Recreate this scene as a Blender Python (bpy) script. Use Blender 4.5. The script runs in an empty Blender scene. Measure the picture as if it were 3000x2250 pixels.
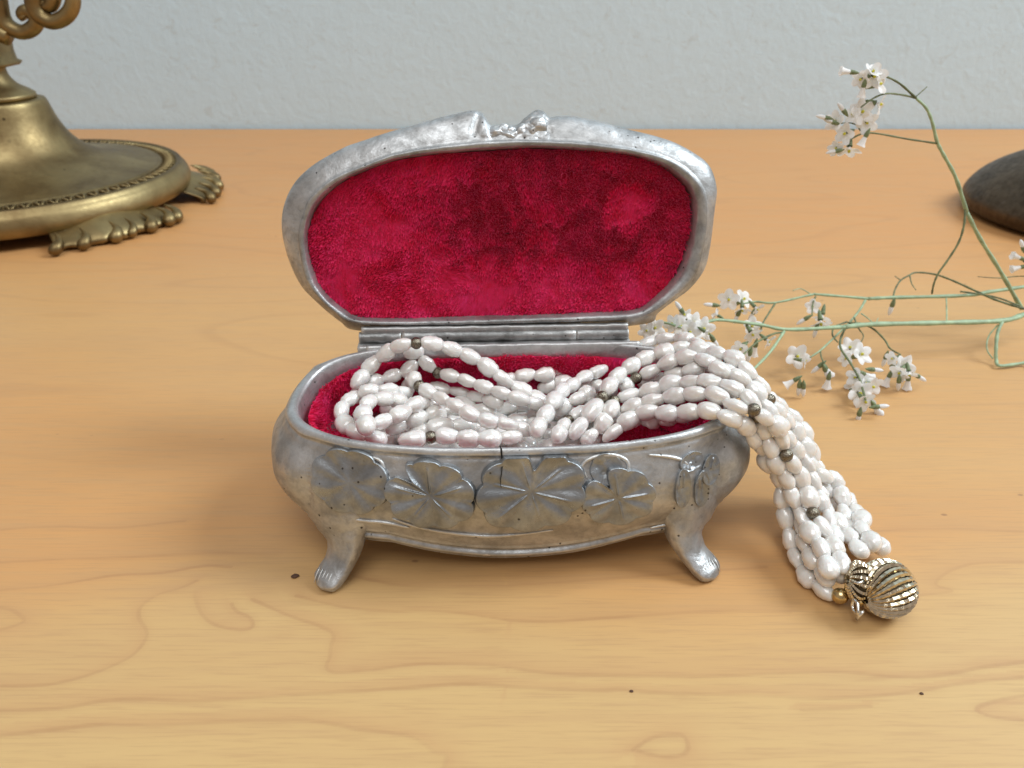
import bpy, math, random
import numpy as np
from mathutils import Vector, Matrix, noise as mnoise
random.seed(7); rng = np.random.default_rng(7)
scn = bpy.context.scene
COL = scn.collection
R = math.radians
U = 0.01                     # the scene is written in centimetres

# ------------------------------------------------------------------ camera
FPX, PITCH, CAMH = 2266.0, R(29), 13.5
cam_d = bpy.data.cameras.new('camera'); cam = bpy.data.objects.new('camera', cam_d); COL.objects.link(cam)
cam.location = (0, 0, CAMH*U); cam.rotation_euler = (R(90)-PITCH, 0, 0)
cam_d.sensor_width = 36; cam_d.lens = FPX/3000*36; cam_d.clip_start = 0.01; cam_d.clip_end = 20
cam_d.dof.use_dof = True; cam_d.dof.focus_distance = 0.185; cam_d.dof.aperture_fstop = 30
scn.camera = cam
# ------------------------------------------------------------------ world and lamps
w = bpy.data.worlds.new("World"); scn.world = w; w.use_nodes = True
bgn = w.node_tree.nodes['Background']; bgn.inputs[0].default_value = (1.0, .86, .77, 1); bgn.inputs[1].default_value = .39
def area(name, loc, target, sx, sy, energy, color):
    l = bpy.data.lights.new(name, 'AREA'); l.shape = 'RECTANGLE'; l.size = sx; l.size_y = sy; l.energy = energy; l.color = color
    o = bpy.data.objects.new(name, l); COL.objects.link(o); o.location = Vector(loc)
    o.rotation_euler = (Vector(target)-Vector(loc)).to_track_quat('-Z', 'Y').to_euler(); return o
area('window_light', (1.75, .40, 1.70), (0, .3, .0), .85, 1.0, 52, (.84, .94, 1.0))
area('room_light', (-.1, -.55, 1.75), (0, .15, .0), 1.2, 1.2, 15.5, (.93, .98, 1.0))
scn.view_settings.view_transform = 'Standard'; scn.view_settings.look = 'None'
scn.view_settings.exposure = 0.0; scn.view_settings.gamma = 1

# ------------------------------------------------------------------ measuring helpers (cm)
s_, c_ = math.sin(PITCH), math.cos(PITCH)
CAM = np.array([0, 0, CAMH])
def ray(x, y):
    u = (x-1500)/FPX; v = (y-1125)/FPX
    return np.array([u, c_-v*s_, -(s_+v*c_)])
def at_z(x, y, z): r = ray(x, y); return CAM+r*((z-CAMH)/r[2])
def at_Y(x, y, Y): r = ray(x, y); return CAM+r*(Y/r[1])
def at_f(x, y, f): return CAM+(at_z(x, y, 0)-CAM)*f
def c6(x, y): return 850+x*.3165, 950+y*.3165
def c7(x, y): return 1450+x*.3617, 900+y*.3617
def c8(x, y): return 2150+x*.4219, 1150+y*.4219
def catmull(P, n, closed=False):
    P = np.asarray(P, float); m = len(P)
    if closed: Q = np.vstack([P[-1], P, P[0], P[1]]); segs = m
    else: Q = np.vstack([2*P[0]-P[1], P, 2*P[-1]-P[-2]]); segs = m-1
    out = []
    for i in range(segs):
        p0, p1, p2, p3 = Q[i:i+4]
        for t in np.arange(n)/n:
            out.append(.5*((2*p1)+(-p0+p2)*t+(2*p0-5*p1+4*p2-p3)*t*t+(-p0+3*p1-3*p2+p3)*t**3))
    if not closed: out.append(P[-1])
    return np.array(out)
def smooth(a, b, x): t = np.clip((x-a)/(b-a), 0, 1); return t*t*(3-2*t)

# ------------------------------------------------------------------ object helpers
def mesh(name, V, F, mat, smooth_on=True, attrs=None):
    me = bpy.data.meshes.new(name)
    V = np.asarray(V, np.float64)*U
    me.from_pydata(V.tolist(), [], [list(map(int, f)) for f in F] if not isinstance(F, list) else F)
    me.materials.append(mat)
    me.polygons.foreach_set('use_smooth', [smooth_on]*len(me.polygons))
    if attrs:
        for k, a in attrs.items():
            at = me.attributes.new(k, 'FLOAT', 'POINT'); at.data.foreach_set('value', np.asarray(a, np.float32))
    me.update(); return me
def link(name, data, parent=None, loc=(0, 0, 0), rot=(0, 0, 0)):
    o = bpy.data.objects.new(name, data); COL.objects.link(o)
    o.location = Vector(loc)*U; o.rotation_euler = rot
    if parent is not None: o.parent = parent
    return o
def tag(o, label=None, cat=None, group=None, kind=None):
    if label: o['label'] = label
    if cat: o['category'] = cat
    if group: o['group'] = group
    if kind: o['kind'] = kind
    return o
def thing(name, loc, rot, label, cat, group=None): return tag(link(name, None, None, loc, rot), label, cat, group)
def part(name, V, F, mat, parent, smooth_on=True, attrs=None, org=(0, 0, 0)):
    return link(name, mesh(name, np.asarray(V)-np.asarray(org), F, mat, smooth_on, attrs), parent)
def grid_faces(nu, nv, closed_u=False):
    F = []
    for j in range(nv-1):
        for i in range(nu if closed_u else nu-1):
            a = j*nu+i; b = j*nu+(i+1) % nu
            F.append((a, b, b+nu, a+nu))
    return F
def tube(P, rad, seg=8, flat=1.0, up=(0, 0, 1), cap=True):
    P = np.asarray(P, float); n = len(P); rad = np.broadcast_to(np.asarray(rad, float), (n,)) if np.ndim(rad) < 2 else rad
    V = []; T = np.gradient(P, axis=0); T /= np.linalg.norm(T, axis=1)[:, None]+1e-9
    nrm = np.cross(T[0], up)
    if np.linalg.norm(nrm) < 1e-3: nrm = np.cross(T[0], (1, 0, 0))
    for i in range(n):
        nrm = nrm-T[i]*np.dot(nrm, T[i]); nrm /= np.linalg.norm(nrm)+1e-9; b = np.cross(T[i], nrm)
        r1 = rad[i] if np.ndim(rad[i]) == 0 else rad[i][0]; r2 = r1*flat if np.ndim(rad[i]) == 0 else rad[i][1]
        for k in range(seg):
            a = 2*math.pi*k/seg; V.append(P[i]+nrm*math.cos(a)*r1+b*math.sin(a)*r2)
    F = [(j*seg+i, j*seg+(i+1) % seg, (j+1)*seg+(i+1) % seg, (j+1)*seg+i) for j in range(n-1) for i in range(seg)]
    if cap: F.append(tuple(range(seg-1, -1, -1))); F.append(tuple((n-1)*seg+i for i in range(seg)))
    return V, F
class MB:
    def __init__(s): s.V = []; s.F = []
    def add(s, V, F):
        o = len(s.V); s.V.extend([np.asarray(v) for v in V]); s.F.extend([tuple(i+o for i in f) for f in F]); return s
def lathe(prof, seg=96, a0=0, a1=2*math.pi):
    prof = np.asarray(prof, float); V = []
    for r, z in prof:
        for k in range(seg):
            a = a0+(a1-a0)*k/seg; V.append((r*math.cos(a), r*math.sin(a), z))
    return V, grid_faces(seg, len(prof), True)
def ellipsoid(c, r, nu=12, nv=8, M=None):
    V = []
    for j in range(nv+1):
        p = math.pi*j/nv
        for i in range(nu):
            a = 2*math.pi*i/nu; v = np.array([math.sin(p)*math.cos(a)*r[0], math.sin(p)*math.sin(a)*r[1], math.cos(p)*r[2]])
            if M is not None: v = np.array(M) @ v
            V.append(v+np.asarray(c))
    F = [(j*nu+i, (j+1)*nu+i, (j+1)*nu+(i+1) % nu, j*nu+(i+1) % nu) for j in range(nv) for i in range(nu)]
    return V, F

# ------------------------------------------------------------------ materials
class NT:
    def __init__(s, name):
        s.m = bpy.data.materials.new(name); s.m.use_nodes = True; s.t = s.m.node_tree; s.b = s.t.nodes['Principled BSDF']
        s.tc = s.t.nodes.new('ShaderNodeTexCoord')
    def n(s, typ, **kw):
        o = s.t.nodes.new(typ)
        for k, v in kw.items():
            if k.startswith('i_'):
                key = k[2:]; key = int(key) if key.isdigit() else key.replace('_', ' ')
                if isinstance(v, bpy.types.NodeSocket): s.t.links.new(v, o.inputs[key])
                else: o.inputs[key].default_value = v
            else: setattr(o, k, v)
        return o
    def map(s, scale=(100, 100, 100), src=None, rot=(0, 0, 0)):
        return s.n('ShaderNodeMapping', i_Vector=src or s.tc.outputs['Object'], i_Scale=scale, i_Rotation=rot).outputs[0]
    def noise(s, vec, scale, detail=4, rough=.55, dist=0):
        return s.n('ShaderNodeTexNoise', i_Vector=vec, i_Scale=scale, i_Detail=detail, i_Roughness=rough, i_Distortion=dist).outputs[0]
    def ramp(s, fac, stops):
        r = s.n('ShaderNodeValToRGB', i_0=fac); cr = r.color_ramp
        while len(cr.elements) < len(stops): cr.elements.new(.5)
        for e, (p, c) in zip(cr.elements, stops):
            e.position = p; e.color = (c, c, c, 1) if np.ndim(c) == 0 else (*c, 1)
        return r.outputs[0]
    def mix(s, fac, a, b, mode='MIX'):
        o = s.n('ShaderNodeMix', data_type='RGBA', blend_type=mode)
        for i, v in ((0, fac), (6, a), (7, b)):
            if isinstance(v, bpy.types.NodeSocket): s.t.links.new(v, o.inputs[i])
            else: o.inputs[i].default_value = v if i == 0 else (*v, 1)
        return o.outputs[2]
    def math(s, op, a, b=0.0, c=0.0):
        o = s.n('ShaderNodeMath', operation=op)
        for i, v in enumerate((a, b, c)):
            if isinstance(v, bpy.types.NodeSocket): s.t.links.new(v, o.inputs[i])
            else: o.inputs[i].default_value = v
        return o.outputs[0]
    def set(s, **kw):
        for k, v in kw.items():
            key = k.replace('_', ' ')
            if isinstance(v, bpy.types.NodeSocket): s.t.links.new(v, s.b.inputs[key])
            else: s.b.inputs[key].default_value = v if not (isinstance(v, tuple) and len(v) == 3 and ('Color' in key or 'Tint' in key)) else (*v, 1)
        return s
    def bump(s, h, strength=.3, dist=.01, prev=None):
        kw = dict(i_Height=h, i_Strength=strength, i_Distance=dist*U)
        if prev is not None: kw['i_Normal'] = prev
        return s.n('ShaderNodeBump', **kw).outputs[0]

def mat_wood():
    t = NT('light_wood_veneer')
    base = t.map()
    st = t.map((4, 70, 10)); st2 = t.map((22, 380, 10)); wide = t.map((2.2, 9, 10))
    tone = t.noise(wide, 1.0, 4, .5, .4)
    fine = t.noise(st, 1.0, 6, .6); fib = t.noise(st2, 1.0, 4, .6); fib2 = t.noise(t.map((70, 1500, 10)), 1.0, 3, .6)
    c = t.ramp(tone, [(.28, (.56, .34, .14)), (.48, (.595, .39, .168)), (.70, (.62, .425, .19))])
    wm = t.n('ShaderNodeAttribute', attribute_name='warm').outputs['Fac']
    c = t.mix(t.math('MULTIPLY', wm, t.ramp(tone, [(.3, 1.0), (.7, .75)])), c, (.60, .288, .100))
    c = t.mix(t.ramp(fine, [(.35, .22), (.62, 0.0)]), c, (.52, .29, .13))
    c = t.mix(t.ramp(fib, [(.34, .34), (.55, 0.0)]), c, (.50, .30, .14))
    c = t.mix(t.ramp(fib2, [(.36, .30), (.50, 0.0)]), c, (.44, .25, .115))
    # growth rings : distance to the traced ring lines, plus finer far away ones from contour noise
    ring = t.n('ShaderNodeAttribute', attribute_name='ring').outputs['Fac']
    jit = t.noise(t.map((40, 160, 10)), 1.0, 5, .7)
    d = t.math('ADD', ring, t.math('MULTIPLY', t.math('SUBTRACT', jit, .5), .11))
    line = t.ramp(d, [(0.0, .50), (.03, .38), (.065, .10), (.20, 0.0)])
    brk = t.ramp(t.noise(t.map((25, 60, 10)), 1.0, 2), [(.3, .35), (.6, 1.0)])
    c = t.mix(t.math('MULTIPLY', line, brk), c, (.38, .19, .085))
    side = t.n('ShaderNodeAttribute', attribute_name='ringside').outputs['Fac']
    c = t.mix(t.math('MULTIPLY', side, .40), c, (.52, .29, .13))
    far = t.n('ShaderNodeAttribute', attribute_name='far').outputs['Fac']
    cn = t.noise(t.map((2.0, 11, 10)), 1.0, 2, .45, .3)
    wv = t.math('FRACT', t.math('MULTIPLY', cn, 11.0))
    wl = t.ramp(wv, [(.40, 0.0), (.49, .5), (.53, .5), (.57, 0.0)])
    c = t.mix(t.math('MULTIPLY', t.math('MULTIPLY', wl, far), .28), c, (.36, .18, .08))
    # small pores and specks
    vo = t.n('ShaderNodeTexVoronoi', i_Vector=t.map((100, 180, 10)), i_Scale=.55, feature='F1')
    spot = t.ramp(vo.outputs['Distance'], [(0.0, 1.0), (.035, 1.0), (.06, 0.0)])
    sel = t.ramp(vo.outputs['Color'], [(.62, 0.0), (.66, .55)])
    c = t.mix(t.math('MULTIPLY', spot, sel), c, (.22, .10, .05))
    t.set(Base_Color=c, Roughness=t.ramp(fib, [(.3, .42), (.7, .50)]), Specular_IOR_Level=.42)
    nb = t.bump(fib, .10, .02); t.set(Normal=t.bump(jit, .06, .02, nb))
    return t.m
def mat_wall():
    t = NT('painted_plaster')
    v = t.map((100, 100, 100))
    a = t.noise(v, 1.1, 7, .58, .5); b = t.noise(v, 3.0, 4, .6, .3); l = t.noise(v, .05, 2)
    c = t.ramp(l, [(.35, (.62, .79, .91)), (.7, (.64, .815, .94))])
    pit = t.ramp(t.noise(v, .9, 5, .7, 1.0), [(.33, .35), (.42, 0.0)])
    c = t.mix(pit, c, (.52, .58, .60))
    t.set(Base_Color=c, Roughness=.9, Specular_IOR_Level=.2)
    t.set(Normal=t.bump(b, .10, .10, t.bump(a, .17, .36)))
    return t.m
def mat_pewter(name='worn_pewter', lo=(.27, .268, .262), hi=(.58, .59, .60), rough=(.34, .52), edges=True, wear=.30):
    t = NT(name); v = t.map()
    big = t.noise(v, .9, 5, .6, .5); med = t.noise(v, 3.5, 6, .65); fine = t.noise(v, 14, 5, .7)
    geo = t.n('ShaderNodeNewGeometry')
    c = t.ramp(big, [(.28, lo), (.46, tuple((a+b)/2 for a, b in zip(lo, hi))), (.70, hi)])
    c = t.mix(t.ramp(med, [(.38, .35), (.55, 0.0)]), c, tuple(x*.8 for x in lo))
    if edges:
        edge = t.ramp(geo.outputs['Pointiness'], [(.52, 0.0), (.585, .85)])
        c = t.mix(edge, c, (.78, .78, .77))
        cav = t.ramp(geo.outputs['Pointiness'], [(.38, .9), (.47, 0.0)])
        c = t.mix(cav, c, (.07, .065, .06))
    pat = t.noise(t.map((100, 100, 150)), 3.4, 8, .72, .3)
    c = t.mix(t.ramp(pat, [(.33, .85*wear), (.42, .25*wear), (.50, 0.0)]), c, (.085, .082, .078))
    c = t.mix(t.ramp(pat, [(.56, 0.0), (.70, .5*wear)]), c, (.74, .745, .75))
    vo = t.n('ShaderNodeTexVoronoi', i_Vector=v, i_Scale=3.6, feature='F1')
    spot = t.ramp(t.math('ADD', vo.outputs['Distance'], t.math('MULTIPLY', fine, .12)), [(.135, 1.0), (.185, 0.0)])
    sel = t.ramp(vo.outputs['Color'], [(.46, 0.0), (.50, .9)])
    pits = t.math('MULTIPLY', spot, sel)
    c = t.mix(pits, c, (.035, .03, .028))
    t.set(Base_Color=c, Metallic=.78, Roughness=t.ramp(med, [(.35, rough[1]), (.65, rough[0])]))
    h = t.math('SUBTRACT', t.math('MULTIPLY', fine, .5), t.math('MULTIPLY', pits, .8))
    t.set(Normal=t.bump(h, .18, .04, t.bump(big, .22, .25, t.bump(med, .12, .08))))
    return t.m
def mat_brass(name='aged_brass', a=(.17, .115, .052), b=(.37, .285, .14), rough=.40):
    t = NT(name); v = t.map()
    n1 = t.noise(v, .35, 5, .6, .3); n2 = t.noise(v, 4, 5, .6)
    c = t.ramp(n1, [(.32, a), (.66, b)])
    vo = t.n('ShaderNodeTexVoronoi', i_Vector=v, i_Scale=.9, feature='F1')
    sp = t.math('MULTIPLY', t.ramp(vo.outputs['Distance'], [(.07, 1.0), (.1, 0.0)]), t.ramp(vo.outputs['Color'], [(.6, 0.0), (.64, .8)]))
    c = t.mix(sp, c, (.05, .035, .02))
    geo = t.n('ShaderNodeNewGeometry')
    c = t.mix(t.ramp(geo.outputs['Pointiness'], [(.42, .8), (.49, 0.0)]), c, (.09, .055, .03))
    t.set(Base_Color=c, Metallic=1.0, Roughness=t.ramp(n2, [(.3, rough+.12), (.7, rough)]))
    t.set(Normal=t.bump(n2, .12, .08))
    return t.m
def mat_plush():
    t = NT('crimson_plush'); v = t.map()
    geo = t.n('ShaderNodeNewGeometry')
    n = t.noise(v, 1.3, 4, .6, .5)
    c = t.ramp(n, [(.35, (.88, .012, .09)), (.7, (1.0, .045, .24))])
    c = t.mix(t.math('MULTIPLY', geo.outputs['Random Per Island'], .28), c, (.25, .0, .012))
    t.set(Base_Color=c, Roughness=.55, Specular_IOR_Level=.25, Sheen_Weight=1.0, Sheen_Roughness=.4, Sheen_Tint=(1.0, .3, .55))
    tr = t.n('ShaderNodeBsdfTranslucent', i_Color=c); mx = t.n('ShaderNodeMixShader', i_Fac=.38)
    t.t.links.new(t.b.outputs[0], mx.inputs[1]); t.t.links.new(tr.outputs[0], mx.inputs[2]); t.t.links.new(mx.outputs[0], t.t.nodes['Material Output'].inputs['Surface'])
    return t.m
def mat_pearl():
    t = NT('freshwater_pearl'); v = t.map()
    oi = t.n('ShaderNodeObjectInfo')
    vv = t.n('ShaderNodeVectorMath', operation='ADD', i_0=v, i_1=t.n('ShaderNodeCombineXYZ', i_X=t.math('MULTIPLY', oi.outputs['Random'], 50)).outputs[0]).outputs[0]
    n = t.noise(vv, 4.0, 4, .6); n2 = t.noise(vv, 2.2, 2)
    c = t.ramp(n2, [(.35, (.76, .735, .70)), (.65, (.84, .83, .81))])
    c = t.mix(t.math('MULTIPLY', t.ramp(oi.outputs['Random'], [(.0, 0.0), (1.0, 1.0)]), .22), c, (.78, .70, .61))
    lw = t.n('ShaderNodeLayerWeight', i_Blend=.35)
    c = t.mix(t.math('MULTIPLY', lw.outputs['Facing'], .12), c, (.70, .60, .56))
    t.set(Base_Color=c, Roughness=.28, Specular_IOR_Level=.8, Subsurface_Weight=.30, Subsurface_Scale=.0012, Subsurface_Radius=(1.0, .7, .55),
          Coat_Weight=1.0, Coat_IOR=1.85, Coat_Roughness=.10, Sheen_Weight=.1)
    t.set(Normal=t.bump(n, .22, .06))
    return t.m
def mat_simple(name, col, rough=.5, metal=0.0, spec=.4, var=.25, sss=0.0, scale=6, bump=.1, trans=0.0):
    t = NT(name); v = t.map(); n = t.noise(v, scale, 4, .6)
    c = t.ramp(n, [(.3, tuple(x*(1-var) for x in col)), (.7, tuple(min(1, x*(1+var*.4)) for x in col))])
    t.set(Base_Color=c, Roughness=rough, Metallic=metal, Specular_IOR_Level=spec, Normal=t.bump(n, bump, .05))
    if sss: t.set(Subsurface_Weight=sss, Subsurface_Scale=.0015)
    if trans:
        tr = t.n('ShaderNodeBsdfTranslucent', i_Color=(*col, 1)); mx = t.n('ShaderNodeMixShader', i_Fac=trans)
        t.t.links.new(t.b.outputs[0], mx.inputs[1]); t.t.links.new(tr.outputs[0], mx.inputs[2])
        t.t.links.new(mx.outputs[0], t.t.nodes['Material Output'].inputs['Surface'])
    return t.m
M_wood, M_wall, M_pew, M_brass, M_plush, M_pearl = mat_wood(), mat_wall(), mat_pewter(), mat_brass(), mat_plush(), mat_pearl()
M_leaf = mat_pewter('worn_pewter_leaf', (.20, .21, .22), (.42, .445, .47), (.26, .42), edges=False, wear=.15)
M_pewlid = mat_pewter('worn_pewter_lid', (.22, .217, .212), (.62, .63, .64), (.38, .56))
M_pewdark = mat_pewter('grimy_pewter', (.10, .10, .098), (.42, .42, .42), (.35, .6))
M_crack = mat_simple('dark_crack', (.015, .013, .012), .8)
M_steel = mat_simple('tarnished_silver_bead', (.28, .245, .19), .24, 1.0, var=.8, scale=9, bump=.35)
M_gold = mat_simple('pale_gold_rib', (.74, .64, .47), .17, 1.0, var=.35, scale=8, bump=.15)
M_goldcap = mat_simple('gilt_cap', (.66, .50, .25), .22, 1.0, var=.3)
M_silver = mat_simple('bright_silver', (.80, .79, .76), .18, 1.0, var=.2)
M_core = mat_simple('dark_clasp_core', (.10, .08, .05), .45, .8)
M_bronze = mat_pewter('dark_bronze', (.045, .031, .019), (.135, .10, .066), (.33, .52), wear=.1)
M_petal = mat_simple('white_petal', (.93, .94, .95), .6, var=.03, trans=.30, bump=.05)
M_yellow = mat_simple('yellow_centre', (.62, .58, .05), .6)
M_calyx = mat_simple('grey_green_calyx', (.20, .25, .13), .6, var=.5, scale=12)
M_stemg = mat_simple('pale_green_stem', (.37, .49, .31), .55, var=.35, scale=3)
M_stemd = mat_simple('olive_stem', (.17, .20, .10), .6, var=.5, scale=3)

# ------------------------------------------------------------------ table
k6 = 1500/2212
def A(l, r=None):
    P = [(x*k6, 1600+y*k6) for x, y in l]
    if r: P += [(1500+x*k6, 1600+y*k6) for x, y in r]
    return P
LINES = [
 A([(-200,215),(0,190),(180,175),(350,150),(500,125),(700,115),(880,85),(1000,90)]),
 A([(-200,610),(0,605),(180,600),(300,580),(400,550),(500,510),(580,465),(630,400),(630,360),(600,310),(610,260),(680,210),(780,180),(850,150)]),
 A([(-200,715),(0,710),(250,700),(450,668),(600,660),(850,668),(1080,655),(1450,630),(1750,612),(2000,595),(2190,603)], [(0,607),(350,622),(480,620),(600,632),(900,640),(1150,650),(1350,655),(1550,648),(1750,625),(2000,585),(2400,550)]),
 A([(-200,835),(0,818),(250,790),(450,770),(700,772),(1000,755),(1280,750),(1450,770),(1550,790),(1750,815),(1830,850),(1880,890),(1930,905),(1915,990),(1960,1100)]),
 A([(840,215),(870,290),(930,340),(1030,360),(1090,350),(1080,310),(1020,280),(1000,250)]),
 A([(1090,230),(1250,300),(1370,340),(1440,380),(1430,430),(1425,480),(1410,520),(1450,545),(1600,535),(1800,510),(2050,508),(2190,522)], [(0,525),(200,550),(550,558),(850,562),(1200,548),(1400,542),(1600,560),(1750,565),(1900,550),(2050,520),(2400,480)]),
 A([(1280,215),(1500,265),(1700,282),(1850,278),(2000,290),(2190,318)], [(0,320),(150,325),(400,310),(700,290),(950,280),(1200,285)]),
 A([(-100,260),(0,265),(60,280),(105,320),(60,345),(0,360),(-100,365)]),
 A([(1530,130),(1700,165),(1900,178),(2190,175)], [(0,170),(300,150),(800,110),(1100,90)]),
 A([(0,0)], [(1730,215),(1870,200),(1900,190),(1830,165),(1870,120),(1950,85),(2050,72),(2400,66)])[1:],
 A([(0,0)], [(520,882),(600,830),(700,815),(750,830),(755,890),(680,910),(600,900),(540,885)])[1:],
 A([(0,0)], [(2330,630),(2130,660),(2010,700),(2050,730),(2150,745),(2330,760)])[1:],
 A([(-100,72),(0,70),(300,55),(600,45),(900,30),(1200,35)]),
 A([(-100,-60),(200,-85),(500,-80),(800,-110)]),
 A([(0,0)], [(1150,-40),(1500,-60),(1800,-75),(2300,-60)])[1:],
 A([(0,0)], [(1250,705),(1400,700),(1550,690)])[1:],
]
def build_table():
    xs = np.concatenate([np.linspace(-95, -15, 30)[:-1], np.arange(-15, 15.01, .055), np.linspace(15, 95, 30)[1:]])
    ys = np.concatenate([np.linspace(-40, 8.5, 16)[:-1], np.arange(8.5, 18.01, .055), np.arange(18.3, 30, .3), np.linspace(30, 71, 28)])
    X, Y = np.meshgrid(xs, ys); P = np.stack([X.ravel(), Y.ravel()], 1)
    D = np.full(len(P), 1.0); S = np.zeros(len(P))
    near = (np.abs(P[:, 0]) < 16) & (P[:, 1] > 3) & (P[:, 1] < 24); Q = P[near]; d = np.full(len(Q), 9.0); sd = np.zeros(len(Q))
    for L in LINES:
        G = np.array([at_z(x, y, 0)[:2] for x, y in L]); G = catmull(G, 4)
        for a, b in zip(G[:-1], G[1:]):
            lo, hi = np.minimum(a, b)-1, np.maximum(a, b)+1
            I = np.nonzero((Q[:, 0] > lo[0]) & (Q[:, 0] < hi[0]) & (Q[:, 1] > lo[1]) & (Q[:, 1] < hi[1]))[0]; q = Q[I]
            e = b-a; t = np.clip(((q-a) @ e)/(e @ e+1e-9), 0, 1); v = q-(a+t[:, None]*e); dd = np.hypot(v[:, 0], v[:, 1])
            m = dd < d[I]; I = I[m]; d[I] = dd[m]; sgn = (e[0]*v[:, 1]-e[1]*v[:, 0]); sd[I] = np.where(sgn[m] > 0, 1, 0)
    D[near] = np.clip(d, 0, 1); S[near] = np.clip(1-d/.75, 0, 1)**1.5*sd*smooth(0.0, .06, d)
    fr = smooth(17, 22, P[:, 1]); wmv = smooth(11.5, 16.5, P[:, 1]+1.2*np.sin(P[:, 0]*.35))*(.95-.40*smooth(18, 23, P[:, 1]+.25*P[:, 0])+.55*smooth(30, 42, P[:, 1]))
    V = np.column_stack([P, np.zeros(len(P))])
    F = grid_faces(len(xs), len(ys))
    n = len(V)                                                    # the slab's underside and edges
    cor = [(-95, -40), (95, -40), (95, 71), (-95, 71)]
    V = np.vstack([V, [(x, y, -.001) for x, y in cor], [(x, y, -2.5) for x, y in cor]])
    F += [(n, n+4, n+5, n+1), (n+1, n+5, n+6, n+2), (n+2, n+6, n+7, n+3), (n+3, n+7, n+4, n), (n+7, n+6, n+5, n+4)]
    z8 = np.zeros(8)
    o = link('table_top', mesh('table_top', V, F, M_wood, False, dict(ring=np.r_[D, z8+1], ringside=np.r_[S, z8], far=np.r_[fr, z8], warm=np.r_[wmv, z8])))
    tag(o, kind='structure')
    Vw, Fw = [], []
    for x, y, z in [(-140, 71.3, -30), (160, 71.3, -30), (160, 71.3, 160), (-140, 71.3, 160), (-140, 74, -30), (160, 74, -30), (160, 74, 160), (-140, 74, 160)]: Vw.append((x, y, z))
    Fw = [(0, 1, 2, 3), (5, 4, 7, 6), (1, 5, 6, 2), (4, 0, 3, 7), (3, 2, 6, 7), (4, 5, 1, 0)]
    tag(link('wall', mesh('wall', Vw, Fw, M_wall, False)), kind='structure')
build_table()

# ------------------------------------------------------------------ jewellery box
YC, YAW = 17.3, R(2.1)
box = thing('jewellery_box', (0, YC, 0), (0, 0, YAW), 'open worn pewter trinket box on four feet, relief leaves outside and crimson plush inside', 'jewellery box')
def w2l(p, vec=False):
    q = np.asarray(p, float) if vec else np.asarray(p, float)-np.array([0, YC, 0]); a = -YAW
    return np.array([q[0]*math.cos(a)-q[1]*math.sin(a), q[0]*math.sin(a)+q[1]*math.cos(a), q[2]])
PZ = [.2, .45, .8, 1.2, 1.7, 2.2, 2.6, 2.95, 3.25, 3.6]
PA = [4.75, 4.85, 5.08, 5.45, 5.98, 6.28, 6.28, 6.05, 5.78, 5.66]
PB = [2.50, 2.55, 2.62, 2.72, 2.88, 2.98, 2.92, 2.75, 2.60, 2.52]
def prof(z):
    z = np.asarray(z, float); k = np.linspace(.2, 3.6, 69)
    def sm(T): q = np.interp(k, PZ, T); q2 = np.convolve(np.r_[[q[0]]*3, q, [q[-1]]*3], np.ones(7)/7, 'valid'); return np.interp(z, k, q2)
    return sm(PA), sm(PB)
def nfz(z): return 2.45+1.35*(1-smooth(.6, 2.5, z))
def sup(th, a, b, nf=2.45, nb=3.1):
    c, s = np.cos(th), np.sin(th); n = np.where(s > 0, nb, nf)
    n = nf+(nb-nf)*smooth(-.15, .3, s)
    r = (np.abs(c/a)**n+np.abs(s/b)**n)**(-1/n)
    return r*c, r*s
def rimz(y): return 3.6+.26*smooth(.4, 2.4, y)
def zbot(x): return .36+.62*np.clip(np.abs(x)/2.75, 0, 1)**2
NU, NVb = 520, 120
th = np.linspace(0, 2*math.pi, NU, endpoint=False)
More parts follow.
